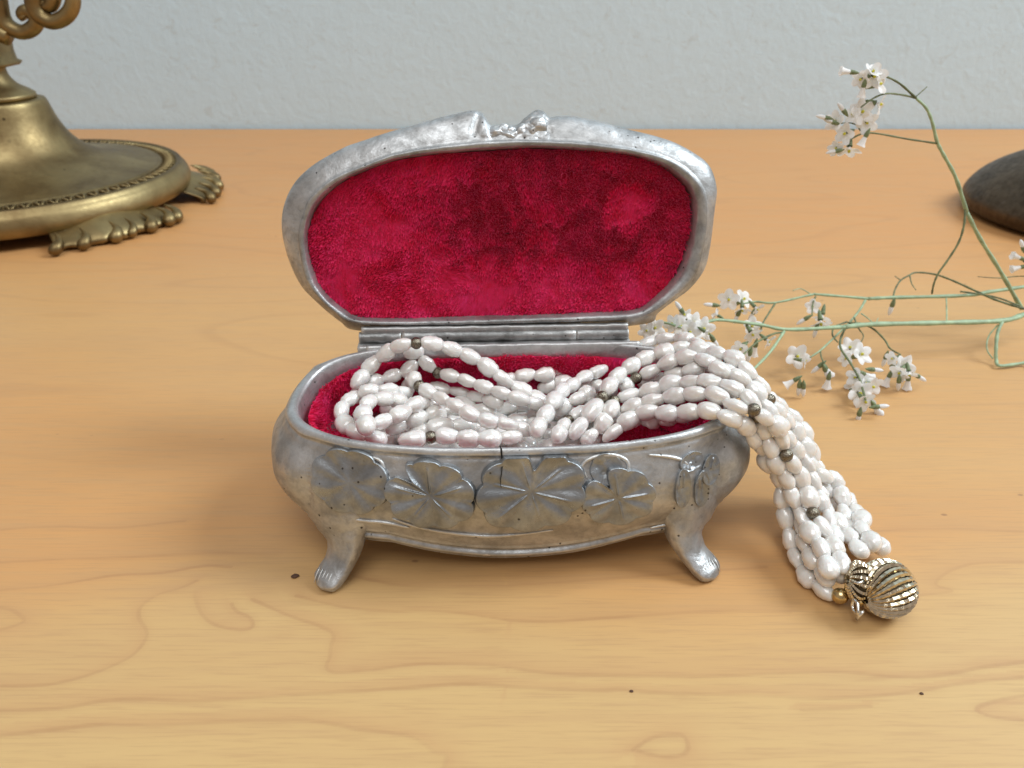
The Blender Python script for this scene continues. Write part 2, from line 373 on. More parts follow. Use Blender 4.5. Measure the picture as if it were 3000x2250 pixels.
# even out spacing along the long sides
def even_theta(n, a, b):
    t = np.linspace(0, 2*math.pi, 4001); x, y = sup(t, a, b); s = np.r_[0, np.cumsum(np.hypot(np.diff(x), np.diff(y)))]
    return np.interp(np.linspace(0, s[-1], n, endpoint=False), s, t)
th = even_theta(NU, 5.66, 2.52)
def body():
    V = []; 
    xr, yr = sup(th, 5.66, 2.52); rz = rimz(yr)
    rows = []
    # inner wall up to the rim, over the lip, then down the outside
    for k, dz in ((.88, -2.4), (.92, -1.2), (.948, -.35), (.955, -.10), (.960, -.02), (.967, 0.0), (.990, 0.0), (.999, -.02)):
        rows.append(np.column_stack([xr*k, yr*(k-.012*(k < .95)), rz+dz]))
    t = np.linspace(0.02, 1, NVb)
    for tt in t:
        zb = zbot(xr)
        z = rz-.05+(zb-rz+.05)*tt
        a, b = prof(np.minimum(z, 3.6)); x, y = sup(th, a, b, nfz(z), np.maximum(3.1, nfz(z)))
        r = np.hypot(x, y)
        d = z-zb
        disp = .075*np.exp(-((d-.17)/.075)**2)+.03*np.exp(-((d-.40)/.04)**2)-.05*np.exp(-((d-.29)/.04)**2)
        up = rz-z
        disp += .05*np.exp(-((up-.08)/.07)**2)-.03*np.exp(-((up-.22)/.05)**2)
        for cx in (1, -1):
            for cy in (1, -1):
                da = np.hypot(x-cx*5.25, y-cy*1.75)
                disp += .16*np.exp(-(da/.32)**2)*smooth(2.4, .3, up)
        # side shells
        an = np.abs(x) > 4.9
        disp += np.where(an, .07*np.sin(np.arctan2(y, np.abs(x)-3.6)*7)*np.exp(-((z-2.3)/.6)**2), 0)
        disp += .02*np.array([mnoise.noise(Vector((p*.9, q*.9, zz*1.1))) for p, q, zz in zip(x, y, z)])
        k = 1+disp/r
        rows.append(np.column_stack([x*k, y*k, z]))
    last = rows[-1]
    for k, dz in ((.97, -.03), (.94, .02), (.92, .25), (.90, .6)): rows.append(np.column_stack([last[:, 0]*k, last[:, 1]*k, last[:, 2]+dz]))
    rows.append(np.column_stack([last[:, 0]*.86, last[:, 1]*.86, np.full(NU, 1.25)]))
    rows.append(np.column_stack([last[:, 0]*.02, last[:, 1]*.02, np.full(NU, 1.25)]))
    V = np.vstack(rows)
    F = grid_faces(NU, len(rows), True)
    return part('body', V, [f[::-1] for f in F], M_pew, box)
bodyo = body()
def front(x, z):
    a, b = prof(z); n = nfz(z); y = -b*np.maximum(1e-6, 1-np.abs(x/a)**n)**(1/n); return np.array([x, y, z])
def fnorm(x, z):
    e = .02; u = front(x+e, z)-front(x-e, z); v = front(x, z+e)-front(x, z-e); n = np.cross(u, v); n /= np.linalg.norm(n); return n if n[1] < 0 else -n
def hit(px, py):
    o = w2l(CAM); r = w2l(ray(px, py), True); best = None
    for t in np.linspace(14, 22, 1600):
        p = o+r*t
        if p[2] > 3.6 or abs(p[0]) > 6.2: continue
        if p[1] >= front(p[0], max(.2, p[2]))[1]: return p[0], p[2]
    return p[0], p[2]
def relief_leaf(px, py, rx, ry, rot, lobes, h, notch=None, veins=5, name='relief_leaf', seed=0):
    x0, z0 = hit(px, py); NP, NR = 180, 44; rr = random.Random(seed); ph = rr.random()*6
    V = []
    for j in range(NR+1):
        rho = .07+.93*(j/NR)**.8
        for i in range(NP):
            a = 2*math.pi*i/NP
            lob = .90+.11*abs(math.sin(lobes*a/2+ph))**.6+.05*math.sin(2*a+ph)
            if notch is not None:
                dn = math.atan2(math.sin(a-notch), math.cos(a-notch)); lob *= 1-.50*math.exp(-(dn/.16)**2)
            u = rho*lob*math.cos(a); v = rho*lob*math.sin(a)
            x = x0+(u*math.cos(rot)-v*math.sin(rot))*rx; z = z0+(u*math.sin(rot)+v*math.cos(rot))*ry
            z = min(max(z, .5), 3.45)
            prof_h = h*(.28+.72*rho**1.6)*(1-smooth(.93, 1.0, rho))-.06*smooth(.93, 1.0, rho)
            prof_h += .045*(h/.15)*-math.cos(lobes*a+2*ph)*rho**1.5*(1-rho**6)+.025*mnoise.noise(Vector((x0*3+u*2.2, v*2.2, seed)))*(1-rho**6)
            if veins:
                dv = abs(math.sin(veins*a/2+ph*.7))*rho
                prof_h += .04*math.exp(-(dv/.045)**2)*smooth(.06, .2, rho)*(1-smooth(.62, .8, rho))
            p = front(x, z)+fnorm(x, z)*(prof_h)
            V.append(p)
    F = grid_faces(NP, NR+1, True)+[tuple(range(NP-1, -1, -1))]
    part(name, V, F, M_leaf, box)
relief_leaf(1025, 1415, .98, .80, .2, 8, .12, veins=0, seed=1)
relief_leaf(1262, 1452, 1.06, .86, -.5, 9, .20, notch=2.9, veins=5, seed=4)
relief_leaf(1556, 1440, 1.36, 1.0, 0.0, 9, .22, notch=1.45, veins=6, seed=2)
relief_leaf(1810, 1458, .96, .70, -.1, 8, .18, notch=2.2, veins=4, seed=5)
relief_leaf(1775, 1372, .42, .36, .4, 4, .07, veins=0, name='relief_bud', seed=6)
for q, (px, py, rx, rz, ro) in enumerate([(1998, 1432, .22, .50, .15), (2052, 1432, .22, .48, -.35), (2078, 1378, .26, .34, -1.0), (2022, 1352, .3, .22, .3)]):
    relief_leaf(px, py, rx, rz, ro, 2, .10, veins=1, name='relief_petal', seed=10+q)
def relief_line(pts, r=.045, name='relief_scroll', lift=.01):
    Q = catmull([hit(*p) for p in pts], 8); P = [front(x, z)+fnorm(x, z)*lift for x, z in Q]
    n = len(P); rad = r*np.sin(np.linspace(.15, math.pi-.15, n))**.5
    V, F = tube(P, rad, 8); part(name, V, F, M_pew, box)
relief_line([(1150,1518),(1250,1548),(1400,1568),(1500,1566),(1620,1552)], .05)
relief_line([(975,1500),(1040,1520),(1130,1530),(1200,1545)], .05)
relief_line([(1905,1545),(1960,1535),(2010,1538),(2040,1555)], .05)
relief_line([(1900,1332),(1960,1338),(2000,1350),(2020,1370)], .05)
relief_line([(1080,1335),(1115,1350),(1130,1385),(1150,1415)], .045)
relief_line([(1720,1400),(1705,1365),(1735,1340),(1790,1332),(1835,1350),(1838,1385),(1815,1410)], .055)
relief_line([(1630,1415),(1680,1408),(1705,1412)], .03)
# the crack through the front wall
cr = [(1468,1322),(1470,1335),(1473,1350),(1470,1368),(1469,1385),(1466,1400),(1466,1412),(1468,1425)]
Q = [hit(*p) for p in cr]; V = []
for i, (x, z) in enumerate(Q):
    wd = .022*(1-i/len(Q)*.8)
    for sg in (-1, 1): V.append(front(x+sg*wd, z)+fnorm(x, z)*(.20 if i > 2 else .07))
V[0][2] += .12; V[1][2] += .12
part('crack', V, [(2*i, 2*i+1, 2*i+3, 2*i+2) for i in range(len(Q)-1)], M_crack, box, False)
part('crack', [(-.36, -2.50, 3.603), (-.33, -2.51, 3.603), (-.345, -2.36, 3.603), (-.37, -2.36, 3.603)], [(0, 1, 2, 3)], M_crack, box, False)
# legs
def leg(sx, sy, front_leg):
    k = 1.0
    P = np.array([(4.45, 1.75, 2.05), (4.25, 2.12, 1.45), (4.16, 2.42, .98), (4.24, 2.66, .56), (4.44, 2.90, .28), (4.60, 3.05, .17), (4.70, 3.14, .12)])
    r = np.array([(1.15, .62), (.90, .46), (.56, .32), (.43, .24), (.43, .20), (.37, .15), (.10, .05)])
    Pc = catmull(P, 6); rc = catmull(r, 6)
    n = len(Pc); V = []
    T = np.gradient(Pc, axis=0)
    side = np.array([.80, -.60, 0.0])
    SEG = 28
    for i in range(n):
        t = T[i]/np.linalg.norm(T[i]); s1 = side-t*np.dot(side, t); s1 /= np.linalg.norm(s1); b = np.cross(t, s1)
        for q in range(SEG):
            a = 2*math.pi*q/SEG
            rg = 1+.10*math.cos(3*a)*(i > 10)
            wob = 1+.06*mnoise.noise(Vector((i*.35, q*.6, sx*3+sy)))
            V.append(Pc[i]+s1*math.cos(a)*rc[i][0]*wob*rg+b*math.sin(a)*rc[i][1]*wob)
    V = np.array(V); V[:, 0] += (.22 if sx > 0 else .08)*smooth(1.1, .1, V[:, 2]); V = V*[sx, sy, 1]; V[:, 2] = np.maximum(V[:, 2], .004)
    F = grid_faces(SEG, n, True)+[tuple((n-1)*SEG+i for i in range(SEG))]
    if sx*sy < 0: F = [f[::-1] for f in F]
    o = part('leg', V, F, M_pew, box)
    if front_leg:                                              # scratched claw marks at the toe
        mb = MB()
        for q in range(5):
            u = (q-2)*.11; c = np.array([4.60+(.17 if sx > 0 else .06)+u*.75, 2.98-u*.55, .40])
            pp = [(c+np.array([.10*d_, .16*d_, -.17*d_*(1+.35*d_)]))*[sx, sy, 1] for d_ in (-.4, .1, .6, 1.0)]
            mb.add(*tube(pp, [.008, .018, .018, .008], 6))
        link('toe_relief', mesh('toe_relief', mb.V, mb.F, M_pewdark), o)
leg(-1, -1, True); leg(1, -1, True); leg(-1, 1, False); leg(1, 1, False)
# plush inside the box
def plush(name, base_pts, base_faces, nblades, length, parent, seed, leanmap):
    V = list(base_pts); F = list(base_faces); g = np.random.default_rng(seed)
    bp = np.array(base_pts); tr = np.array([(f[0], f[1], f[2]) for f in base_faces]+[(f[0], f[2], f[3]) for f in base_faces if len(f) == 4])
    a, b, c = bp[tr[:, 0]], bp[tr[:, 1]], bp[tr[:, 2]]; nr = np.cross(b-a, c-a); ar = np.linalg.norm(nr, axis=1)/2+1e-12; nr = nr/(2*ar[:, None])
    idx = g.choice(len(tr), nblades, p=ar/ar.sum()); u, v = g.random(nblades), g.random(nblades); m = u+v > 1; u[m] = 1-u[m]; v[m] = 1-v[m]
    P = a[idx]+(b-a)[idx]*u[:, None]+(c-a)[idx]*v[:, None]; N = nr[idx]
    fl = np.array([[mnoise.noise(Vector(p)*.62+Vector((seed, 0, 0))), mnoise.noise(Vector(p)*.62+Vector((0, seed+9, 0))), mnoise.noise(Vector(p)*.62+Vector((0, 0, seed+17)))] for p in P])
    fl2 = np.array([[mnoise.noise(Vector(p)*3+Vector((seed+3, 0, 0))), mnoise.noise(Vector(p)*3+Vector((0, seed+5, 0))), mnoise.noise(Vector(p)*3+Vector((0, 0, seed+7)))] for p in P])
    if leanmap is not None:
        lm, ld = leanmap(P); lm = lm+.55*fl[:, :1]+.4*fl2[:, :1]; lm = np.clip(lm, 0, 1); D = N*(1.0-.45*lm)+(ld+fl*1.2)*lm*2.3+fl2*.40+g.normal(0, .11, P.shape)
    else: lm = np.full((len(P), 1), .6); D = N+fl*2.1+fl2*.7+g.normal(0, .22, P.shape); D /= np.linalg.norm(D, axis=1)[:, None]
    dn = (D*N).sum(1); D += N*np.where(dn < .18, .18-dn, 0)[:, None]; D /= np.linalg.norm(D, axis=1)[:, None]
    S = np.cross(D, g.normal(0, 1, P.shape)); S /= np.linalg.norm(S, axis=1)[:, None]
    L = length*(.7+.6*g.random(nblades))[:, None]*(1.15-.5*lm); W = (.012+.008*g.random(nblades)[:, None])*(.70+1.2*lm)
    P0 = P-N*.02
    T = np.stack([P0-S*W, P0+S*W, P0+D*L+S*W*.45, P0+D*L-S*W*.45], 1).reshape(-1, 3)
    o = len(V); V = np.vstack([bp, T]); n4 = np.arange(nblades)*4+o
    F = [tuple(f) for f in base_faces]+np.stack([n4, n4+1, n4+2, n4+3], 1).tolist()
    return part(name, V, F, M_plush, parent, False)
def box_lining():
    n = 130; t = even_theta(n, 5.2, 2.2); x0, y0 = sup(t, 5.66*.94, 2.52*.905); rz = rimz(y0)
    rows = []
    for k, z, fl in ((.975, -.30, 1), (.975, -.6, 1), (.975, -1.0, 1), (.97, 1.9, 0), (.90, 1.55, 0), (.7, 1.45, 0), (.4, 1.42, 0), (.02, 1.4, 0)):
        zz = rz+z if fl else np.full(n, z); rows.append(np.column_stack([x0*k, y0*k, zz]))
    V = np.vstack(rows); F = [f for f in grid_faces(n, len(rows), True)]
    V = np.array([v*[1, 1, 1]+np.array([0, 0, .05*mnoise.noise(Vector(v)*.9)]) for v in V])
    return plush('lining', V, F, 42000, .17, box, 3, None)
box_lining()

# ------------------------------------------------------------------ lid
TL = R(12); LO = np.array([0, 2.6, 4.1]); E2 = np.array([0, math.sin(TL), math.cos(TL)]); LN = np.array([0, -math.cos(TL), math.sin(TL)])
def L3(u, v, d): return LO+np.array([1, 0, 0])*u+E2*v+LN*d
SIL = [(-4.4,.03),(-4.85,.3),(-5.41,.82),(-5.83,1.3),(-6.05,1.76),(-6.2,2.29),(-6.27,2.87),(-6.2,3.43),(-5.98,3.93),(-5.63,4.36),(-5.1,4.74),(-4.38,5.1),(-3.68,5.33),(-3.05,5.51),(-2.41,5.68),(-1.79,5.84),(-1.30,5.95),(-.95,6.02),(-.70,6.0),(-.55,5.86),(-.42,5.66),(-.15,5.60),(.10,5.60),(.30,5.66),(.55,5.84),(.80,6.0),(1.02,5.99),(1.16,5.84),(1.4,5.86),(1.85,5.84),(2.48,5.72),(3.12,5.56),(3.89,5.38),(4.54,5.19),(5.07,4.94),(5.47,4.69),(5.72,4.38),(5.88,3.88),(5.85,3.37),(5.82,2.73),(5.78,2.21),(5.67,1.68),(5.3,1.14),(4.78,.74),(4.38,.4),(4.12,.1),(2.5,-.02),(0,-.05),(-2.5,-.02)]
RIM = [(0.14,5.22),(-0.77,5.19),(-1.99,5.07),(-2.94,4.92),(-3.72,4.66),(-4.5,4.37),(-4.98,4.07),(-5.31,3.77),(-5.46,3.47),(-5.62,3.09),(-5.68,2.71),(-5.66,2.2),(-5.57,1.61),(-5.32,1.17),(-4.89,.71),(-4.35,.38),(-2.98,.30),(0.1,.30),(2.03,.33),(3.55,.38),(4.09,.56),(4.7,.99),(5.23,1.56),(5.42,2.26),(5.48,2.87),(5.46,3.43),(5.34,3.9),(5.0,4.31),(4.38,4.70),(3.57,4.94),(2.78,5.06),(1.98,5.16),(0.9,5.22)]
LIN = [(0.14,5.01),(-1.63,4.92),(-2.4,4.84),(-3.18,4.70),(-3.97,4.42),(-4.57,4.12),(-5.02,3.75),(-5.28,3.40),(-5.44,2.95),(-5.48,2.48),(-5.42,1.96),(-5.28,1.44),(-5.0,1.02),(-4.62,.70),(-4.2,.50),(-3.0,.44),(0.11,.48),(2.11,.52),(3.6,.60),(4.22,.98),(4.75,1.55),(5.0,2.23),(5.09,2.84),(5.10,3.38),(4.98,3.85),(4.59,4.28),(4.05,4.60),(3.23,4.84),(2.02,4.96),(0.9,5.02)]
LC = np.array([0.0, 2.75]); NL = 640
tl = even_theta(NL, 5.6, 2.5)
def rad(P):
    C = catmull(np.array(P)-LC, 10, True); a = np.unwrap(np.arctan2(C[:, 1], C[:, 0])); r = np.hypot(C[:, 0], C[:, 1])
    a = np.mod(a, 2*math.pi); i = np.argsort(a); a, r = a[i], r[i]
    return np.interp(tl, np.r_[a-2*math.pi, a, a+2*math.pi], np.r_[r, r, r])
rS, rR, rL = rad(SIL), rad(RIM), rad(LIN)
def ring(r, d, k=1.0): return np.array([L3(LC[0]+rr*k*math.cos(t), LC[1]+rr*k*math.sin(t), d if np.ndim(d) == 0 else d[i]) for i, (rr, t) in enumerate(zip(r, tl))])
lid = part('lid', [(0, 0, 0)], [], M_pewlid, box)
old = lid.data
rows = [ring(rL, -.75), ring(rL, -.42), ring(rL+.25*(rR-rL), -.10), ring(rL+.45*(rR-rL), -.01), ring(rL+.8*(rR-rL), 0.0), ring(rR, -.02), ring(rR+.02, -.06),
        ring(rR+.02*(rS-rR), -.12)]
for q in np.linspace(.08, 1, 18): rows.append(ring(rR+(rS-rR)*math.sin(q*math.pi/2)**.9, -.12-.58*q**1.2))
for k, d in ((.995, -.82), (.975, -1.0), (.94, -1.2), (.88, -1.42), (.78, -1.65), (.62, -1.85), (.42, -1.97), (.2, -2.03), (.01, -2.05)): rows.append(ring(rS, d, k))
V = np.vstack(rows)
V = V+np.array([LN*.012*mnoise.noise(Vector(v)*2.2)+E2*.012*mnoise.noise(Vector(v)*2.5+Vector((5, 0, 0))) for v in V])
for i_, v_ in enumerate(V):
    q_ = v_-LO; u_, w_, d_ = q_[0], q_ @ E2, q_ @ LN
    m_ = float(smooth(-.75, -.45, u_)*(1-smooth(1.05, 1.3, u_))*smooth(5.22, 5.34, w_)*(d_ > -.9)*(d_ < -.1))
    if m_ > 0: V[i_] = v_+(LN*.9+E2*.3)*m_*(.10*mnoise.noise(Vector(v_)*2.6+Vector((3, 1, 2)))+.06*mnoise.noise(Vector(v_)*6))
    e_ = math.exp(-((u_+.72+.35*(5.9-w_))/.09)**2)*float(smooth(5.3, 5.5, w_))*(d_ > -.9)*(d_ < -.1)
    if e_ > .01: V[i_] = V[i_]-LN*.10*e_
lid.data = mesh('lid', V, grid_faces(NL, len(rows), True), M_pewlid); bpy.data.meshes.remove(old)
def lid_lining():
    rows = []; 
    for k in (1.0, .985, .95, .9, .8, .68, .54, .4, .26, .12, .01):
        d = np.array([-.40+.10*(1-k)**.5-.28*(1-k)+.05*mnoise.noise(Vector((rr*k*math.cos(t)*.8, rr*k*math.sin(t)*.8, 3.0))) for rr, t in zip(rL, tl)])
        rows.append(ring(rL-.015, d, k))
    V = np.vstack(rows); F = grid_faces(NL, len(rows), True)
    nrm = np.cross(V[F[50][1]]-V[F[50][0]], V[F[50][2]]-V[F[50][0]])
    if np.dot(nrm, LN) < 0: F = [f[::-1] for f in F]
    def lean(P):
        q = P-LO; u = q[:, 0]; v = q @ E2
        def b(cu, cv, su, sv, a): return a*np.exp(-((u-cu)/su)**2-((v-cv)/sv)**2)
        m = .02+b(-4.3, 3.3, 1.3, .95, .95)+b(-3.6, 1.45, 2.2, .85, .95)+b(-.6, .75, 2.2, .6, .85)+b(2.4, 1.0, 1.9, .7, .75)+b(3.7, 3.6, .8, .55, .5)+b(1.9, 4.6, 1.5, .3, .4)+b(-2.4, 4.5, 1.5, .45, .7)+b(4.4, 1.7, .8, .9, .6)
        return m[:, None], np.outer(np.ones(len(P)), -E2*.8+np.array([-.35, 0, 0]))
    return plush('lining', V, F, 80000, .16, lid, 11, lean)
lid_lining()
# thumb crest : two curled leaf tips with a crumbled casting between them
def crest():
    mb = MB(); g = random.Random(5)
    for u, v, r in ((-.28, 5.40, .26), (-.02, 5.33, .24), (.22, 5.36, .25), (.46, 5.42, .26), (.68, 5.50, .27), (.86, 5.62, .27), (-.50, 5.34, .20), (.95, 5.36, .22), (.60, 5.28, .18), (-.12, 5.50, .17), (.1, 5.50, .15)):
        V, F = ellipsoid(L3(u, v, -.40), (r, r*.92, r*.85), 32, 24)
        V = [p+np.array(mnoise.noise_vector(Vector(p)*3.2))*.08+np.array(mnoise.noise_vector(Vector(p)*9))*.03 for p in V]; mb.add(V, F)
    link('crest_casting', mesh('crest_casting', mb.V, mb.F, M_pewlid), lid)
crest()
# hinge
hinge_y, hinge_z = 2.66, 4.02
for x0, x1, r in ((-4.22, -3.05, .165), (-3.02, 1.92, .17), (1.95, 3.42, .165)):
    n = 40; P = [(x0+(x1-x0)*i/n, hinge_y, hinge_z) for i in range(n+1)]
    V, F = tube(P, r, 20, up=(0, 0, 1)); V = [np.array(v)+np.array([0, 1, 1])*.012*mnoise.noise(Vector(v)*4) for v in V]
    part('hinge_knuckle', V, F, M_pewdark, box)
def slab(name, x0, x1, y0, y1, z0, z1, mat, amp=.012, parent=box):
    nx = 90; prof2 = [(y0, z0), (y0, (z0+z1)/2), (y0, z1-.03), (y0+.03, z1), ((y0+y1)/2, z1+.005), (y1-.03, z1), (y1, z1-.03), (y1, z0)]
    V = [(x0+(x1-x0)*i/nx, y, z) for i in range(nx+1) for y, z in prof2]
    V = [np.array(v)+np.array([0, 1, 1])*amp*mnoise.noise(Vector(v)*3.5) for v in V]
    m = len(prof2); F = [(i*m+j, (i+1)*m+j, (i+1)*m+(j+1) % m, i*m+(j+1) % m) for i in range(nx) for j in range(m)]+[tuple(range(m)), tuple(nx*m+j for j in range(m-1, -1, -1))]
    return part(name, V, F, mat, parent)
slab('hinge_plate', -4.25, 3.45, 2.28, 2.72, 3.3, 3.90, M_pewdark)
slab('rim_ledge', -4.0, 3.7, 2.27, 2.42, 3.2, 3.915, M_pewlid)
slab('hinge_strip', -4.15, 3.40, 2.60, 2.80, 4.13, 4.33, M_pewdark)

# ------------------------------------------------------------------ pearl necklace
neck = thing('pearl_necklace', (6.5, 15.5, 0), (0, 0, 0), 'many-stranded white rice pearl necklace spilling from the pewter box to its ribbed gold clasp', 'necklace')
NO = np.array([6.5, 15.5, 0])
def S(*segs):
    """points of one strand: ('6'|'7'|'8', [(x, y, z[, 'b'])...])"""
    out = []
    for key, L in segs:
        f = {'6': c6, '7': c7, '8': c8}[key]
        for p in L:
            q = at_z(*f(p[0], p[1]), p[2]); out.append((q, len(p) > 3))
    return out
STR = [
 S(('6', [(600,610,3.1),(640,520,3.35),(790,340,3.75),(995,205,4.25),(1165,175,4.35,'b'),(1335,175,4.3),(1545,245,4.0),(1755,340,3.7),(1925,475,3.4),(2080,570,3.1)]), ('7', [(290,720,2.9),(420,800,2.6)])),
 S(('6', [(540,720,2.8),(590,640,3.0),(650,560,3.2),(810,460,3.25),(970,390,3.3),(1190,390,3.3),(1360,445,3.3,'b'),(1525,485,3.3),(1715,550,3.25),(1930,625,3.2)]), ('7', [(230,750,3.05),(370,780,2.7)])),
 S(('6', [(1150,640,2.9),(1080,500,3.2),(1195,570,3.4,'b'),(1325,650,3.4),(1515,740,3.4),(1695,850,3.3),(1880,905,3.2),(2045,940,3.1)]), ('7', [(130,980,3.0),(270,980,2.8)])),
 S(('6', [(1090,650,3.1),(965,615,3.45),(780,620,3.5),(590,670,3.4),(485,780,3.3),(480,890,3.2),(590,990,3.15),(740,1040,3.1),(870,1075,2.9)])),
 S(('6', [(1060,720,3.2),(920,690,3.5),(760,700,3.65),(680,790,3.65),(690,900,3.6),(740,1000,3.5)])),
 S(('6', [(1290,730,3.0),(1165,760,3.3),(1010,830,3.4),(860,890,3.35),(790,990,3.2)])),
 S(('6', [(1420,810,2.9),(1245,860,2.95),(1075,920,2.95),(900,980,2.8)])),
 S(('6', [(1700,960,2.6),(1490,930,2.85),(1270,960,2.8),(1080,1000,2.6)])),
 S(('6', [(1000,1080,2.8),(1155,1060,2.95),(1300,1045,2.95,'b'),(1430,1030,2.95),(1600,1060,2.9),(1790,1060,2.9),(1990,1040,2.95)]), ('7', [(180,1040,2.8)])),
 S(('7', [(60,600,2.7),(185,565,3.0),(345,540,3.0),(525,500,3.0),(695,495,3.05),(850,520,3.0),(1000,430,3.3),(1070,380,3.5),(1215,300,3.75),(1375,255,3.95),(1580,270,4.1),(1740,350,4.2),(1850,420,4.1)]),
   ('8', [(70,-90,3.9),(150,0,3.6),(240,50,3.3),(330,130,2.9),(420,240,2.4),(480,380,1.9),(560,500,1.4),(630,620,1.0),(720,720,.65),(830,880,.45),(950,1010,.4),(1010,1110,.45)])),
 S(('7', [(590,1070,2.8),(690,970,3.0),(800,850,3.25),(870,725,3.5,'b'),(970,610,3.6),(1100,480,3.8),(1275,385,4.0),(1460,345,4.15),(1610,330,4.2),(1820,385,4.35),(1960,440,4.3),(2050,530,4.2)]),
   ('8', [(160,-50,3.9),(240,50,3.6,'b'),(300,130,3.25),(390,220,2.7),(460,360,2.2),(520,480,1.7),(600,580,1.2),(680,660,.8),(730,760,.65),(810,900,.55),(900,990,.55),(970,1090,.5)])),
 S(('7', [(1000,640,3.4),(1140,575,3.6,'b'),(1270,520,3.75),(1455,435,4.1),(1640,400,4.35),(1790,500,4.3),(1970,560,4.2),(2110,680,3.9)]),
   ('8', [(220,110,3.6),(290,190,3.3),(360,300,2.8),(420,380,2.4),(480,470,1.95),(530,600,1.5),(580,700,1.2),(640,810,1.0),(680,930,.85),(710,1060,.8),(740,1190,.7),(740,1290,.6)])),
 S(('7', [(700,1090,2.7),(880,960,3.0),(960,830,3.2),(960,760,3.3,'b'),(1090,715,3.4),(1240,690,3.5),(1400,630,3.75),(1570,610,4.0),(1770,600,4.3),(1960,670,4.25),(2080,760,4.1)]),
   ('8', [(150,170,3.7,'b'),(210,250,3.4),(250,350,3.0),(270,450,2.6),(330,560,2.15),(390,640,1.9),(440,760,1.5),(500,880,1.2),(550,1000,1.1),(620,1110,1.0),(650,1200,.9),(710,1290,.75)])),
 S(('7', [(700,950,2.8),(850,920,2.9),(1000,840,3.2),(1160,800,3.4),(1350,740,3.65),(1570,705,3.95),(1790,705,4.15),(1930,810,4.05),(2095,830,4.1,'b')]),
   ('8', [(230,200,3.7),(300,290,3.2),(360,440,2.75,'b'),(430,520,2.35),(480,620,1.9),(500,740,1.6),(545,840,1.4,'b'),(610,940,1.2),(690,1040,1.0),(730,1160,.85),(745,1270,.7)])),
 S(('7', [(870,1060,2.8),(1010,965,3.05),(1200,850,3.35),(1400,860,3.55),(1560,850,3.7),(1715,835,3.85),(1880,880,3.9),(1980,940,3.7),(2090,990,3.45)]),
   ('8', [(200,340,2.95),(220,440,2.55),(290,540,2.1),(340,640,1.7),(345,740,1.35),(370,850,1.0),(385,950,.75),(395,1040,.5),(430,1140,.3),(475,1240,.22),(560,1320,.22),(650,1360,.3),(700,1385,.36)])),
 S(('7', [(1390,560,3.6),(1580,505,4.0),(1790,480,4.1),(1960,570,4.05),(2090,650,3.8)]),
   ('8', [(220,60,3.4),(310,150,3.0),(400,210,2.6),(440,330,2.1),(540,470,1.5),(610,590,1.0),(700,690,.65),(770,760,.45),(840,880,.45),(900,1010,.75),(990,1110,.7)])),
 S(('8', [(340,230,2.7),(400,340,2.2),(450,560,1.6),(570,660,1.1),(640,800,.85),(720,900,.7),(800,990,.7),(880,1070,.75),(950,1130,.7)])),
 S(('8', [(220,380,2.4),(280,500,1.9),(350,600,1.6),(420,760,1.2),(460,900,.95),(490,1040,.75),(560,1190,.65),(620,1280,.5),(690,1330,.4)])),
 S(('8', [(430,900,.5),(500,1010,.5),(540,1120,.4),(590,1220,.35),(660,1310,.3)])),
 S(('7', [(315,1030,3.0),(400,890,3.1),(460,810,3.15),(510,740,3.2),(630,630,3.2),(770,540,3.2),(920,495,3.3)])),
 S(('7', [(470,1090,2.8),(540,1000,3.0),(590,920,2.9,'b'),(700,860,2.9),(830,760,2.9)])),
 S(('7', [(480,800,2.9),(560,760,3.1),(680,740,3.1),(800,700,3.0)])),
 S(('7', [(370,650,2.7),(540,590,2.8),(700,620,2.8),(860,640,2.9),(960,690,3.0)])),
 S(('7', [(1180,610,3.1),(1300,600,3.3),(1420,560,3.6)])),
 S(('7', [(1090,960,2.8),(1100,900,3.0),(1240,900,3.1),(1420,900,3.2),(1600,880,3.5)])),
 S(('6', [(1270,600,2.8),(1480,600,2.8),(1650,680,2.7),(1850,720,2.8),(1950,790,2.7)])),
 S(('6', [(1550,720,2.5),(1720,800,2.5),(1880,780,2.5),(2100,800,2.5)])),
]
EXTRA = []          # lower layers that fill the box
g = random.Random(21)
for q in range(16):
    x = -4.2+g.random()*1.5; y = -1.6+q*.215+g.random()*.2; z = 1.85+.38*g.random(); pts = []
    while x < 3.6-g.random():
        pts.append((np.array([x, YC+y, z+.15*math.sin(x*2+q)]), False)); x += .9; y += (g.random()-.5)*.9; y = max(-1.6, min(1.7 if x < -2 else 1.5, y))
    EXTRA.append(pts)
def layout(strand, sid):
    P = np.array([p for p, b in strand]); marks = [i for i, (p, b) in enumerate(strand) if b]
    n = 12; C = catmull(P, n); s = np.r_[0, np.cumsum(np.linalg.norm(np.diff(C, axis=0), axis=1))]
    stops = [(0.0, False)]+[(s[i*n], True) for i in marks]+[(s[-1], False)]
    items = []
    for (a, ba), (b, bb) in zip(stops[:-1], stops[1:]):
        a2 = a+(.15 if ba else 0); b2 = b-(.15 if bb else 0)
        k = max(0, int(round((b2-a2)/.545)))
        for i in range(k): items.append((a2+(b2-a2)*(i+.5)/k, (b2-a2)/k, 'pearl'))
        if bb: items.append((b, .30, 'bead'))
    return [(np.array([np.interp(t, s, C[:, j]) for j in range(3)]), min(l, .62), kd, sid) for t, l, kd in items]
items = []
for i, st in enumerate(STR): items += layout(st, i)
n_top = len(items)
for i, st in enumerate(EXTRA):
    if len(st) > 2: items += layout(st, 100+i)
X0 = np.array([t[0] for t in items]); LEN = np.array([t[1] for t in items]); SID = np.array([t[3] for t in items]); KD = [t[2] for t in items]
RAD = np.array([.168 if k == 'bead' else .196+.024*rng.standard_normal() for k in KD]); RAD = np.clip(RAD, .145, .24)
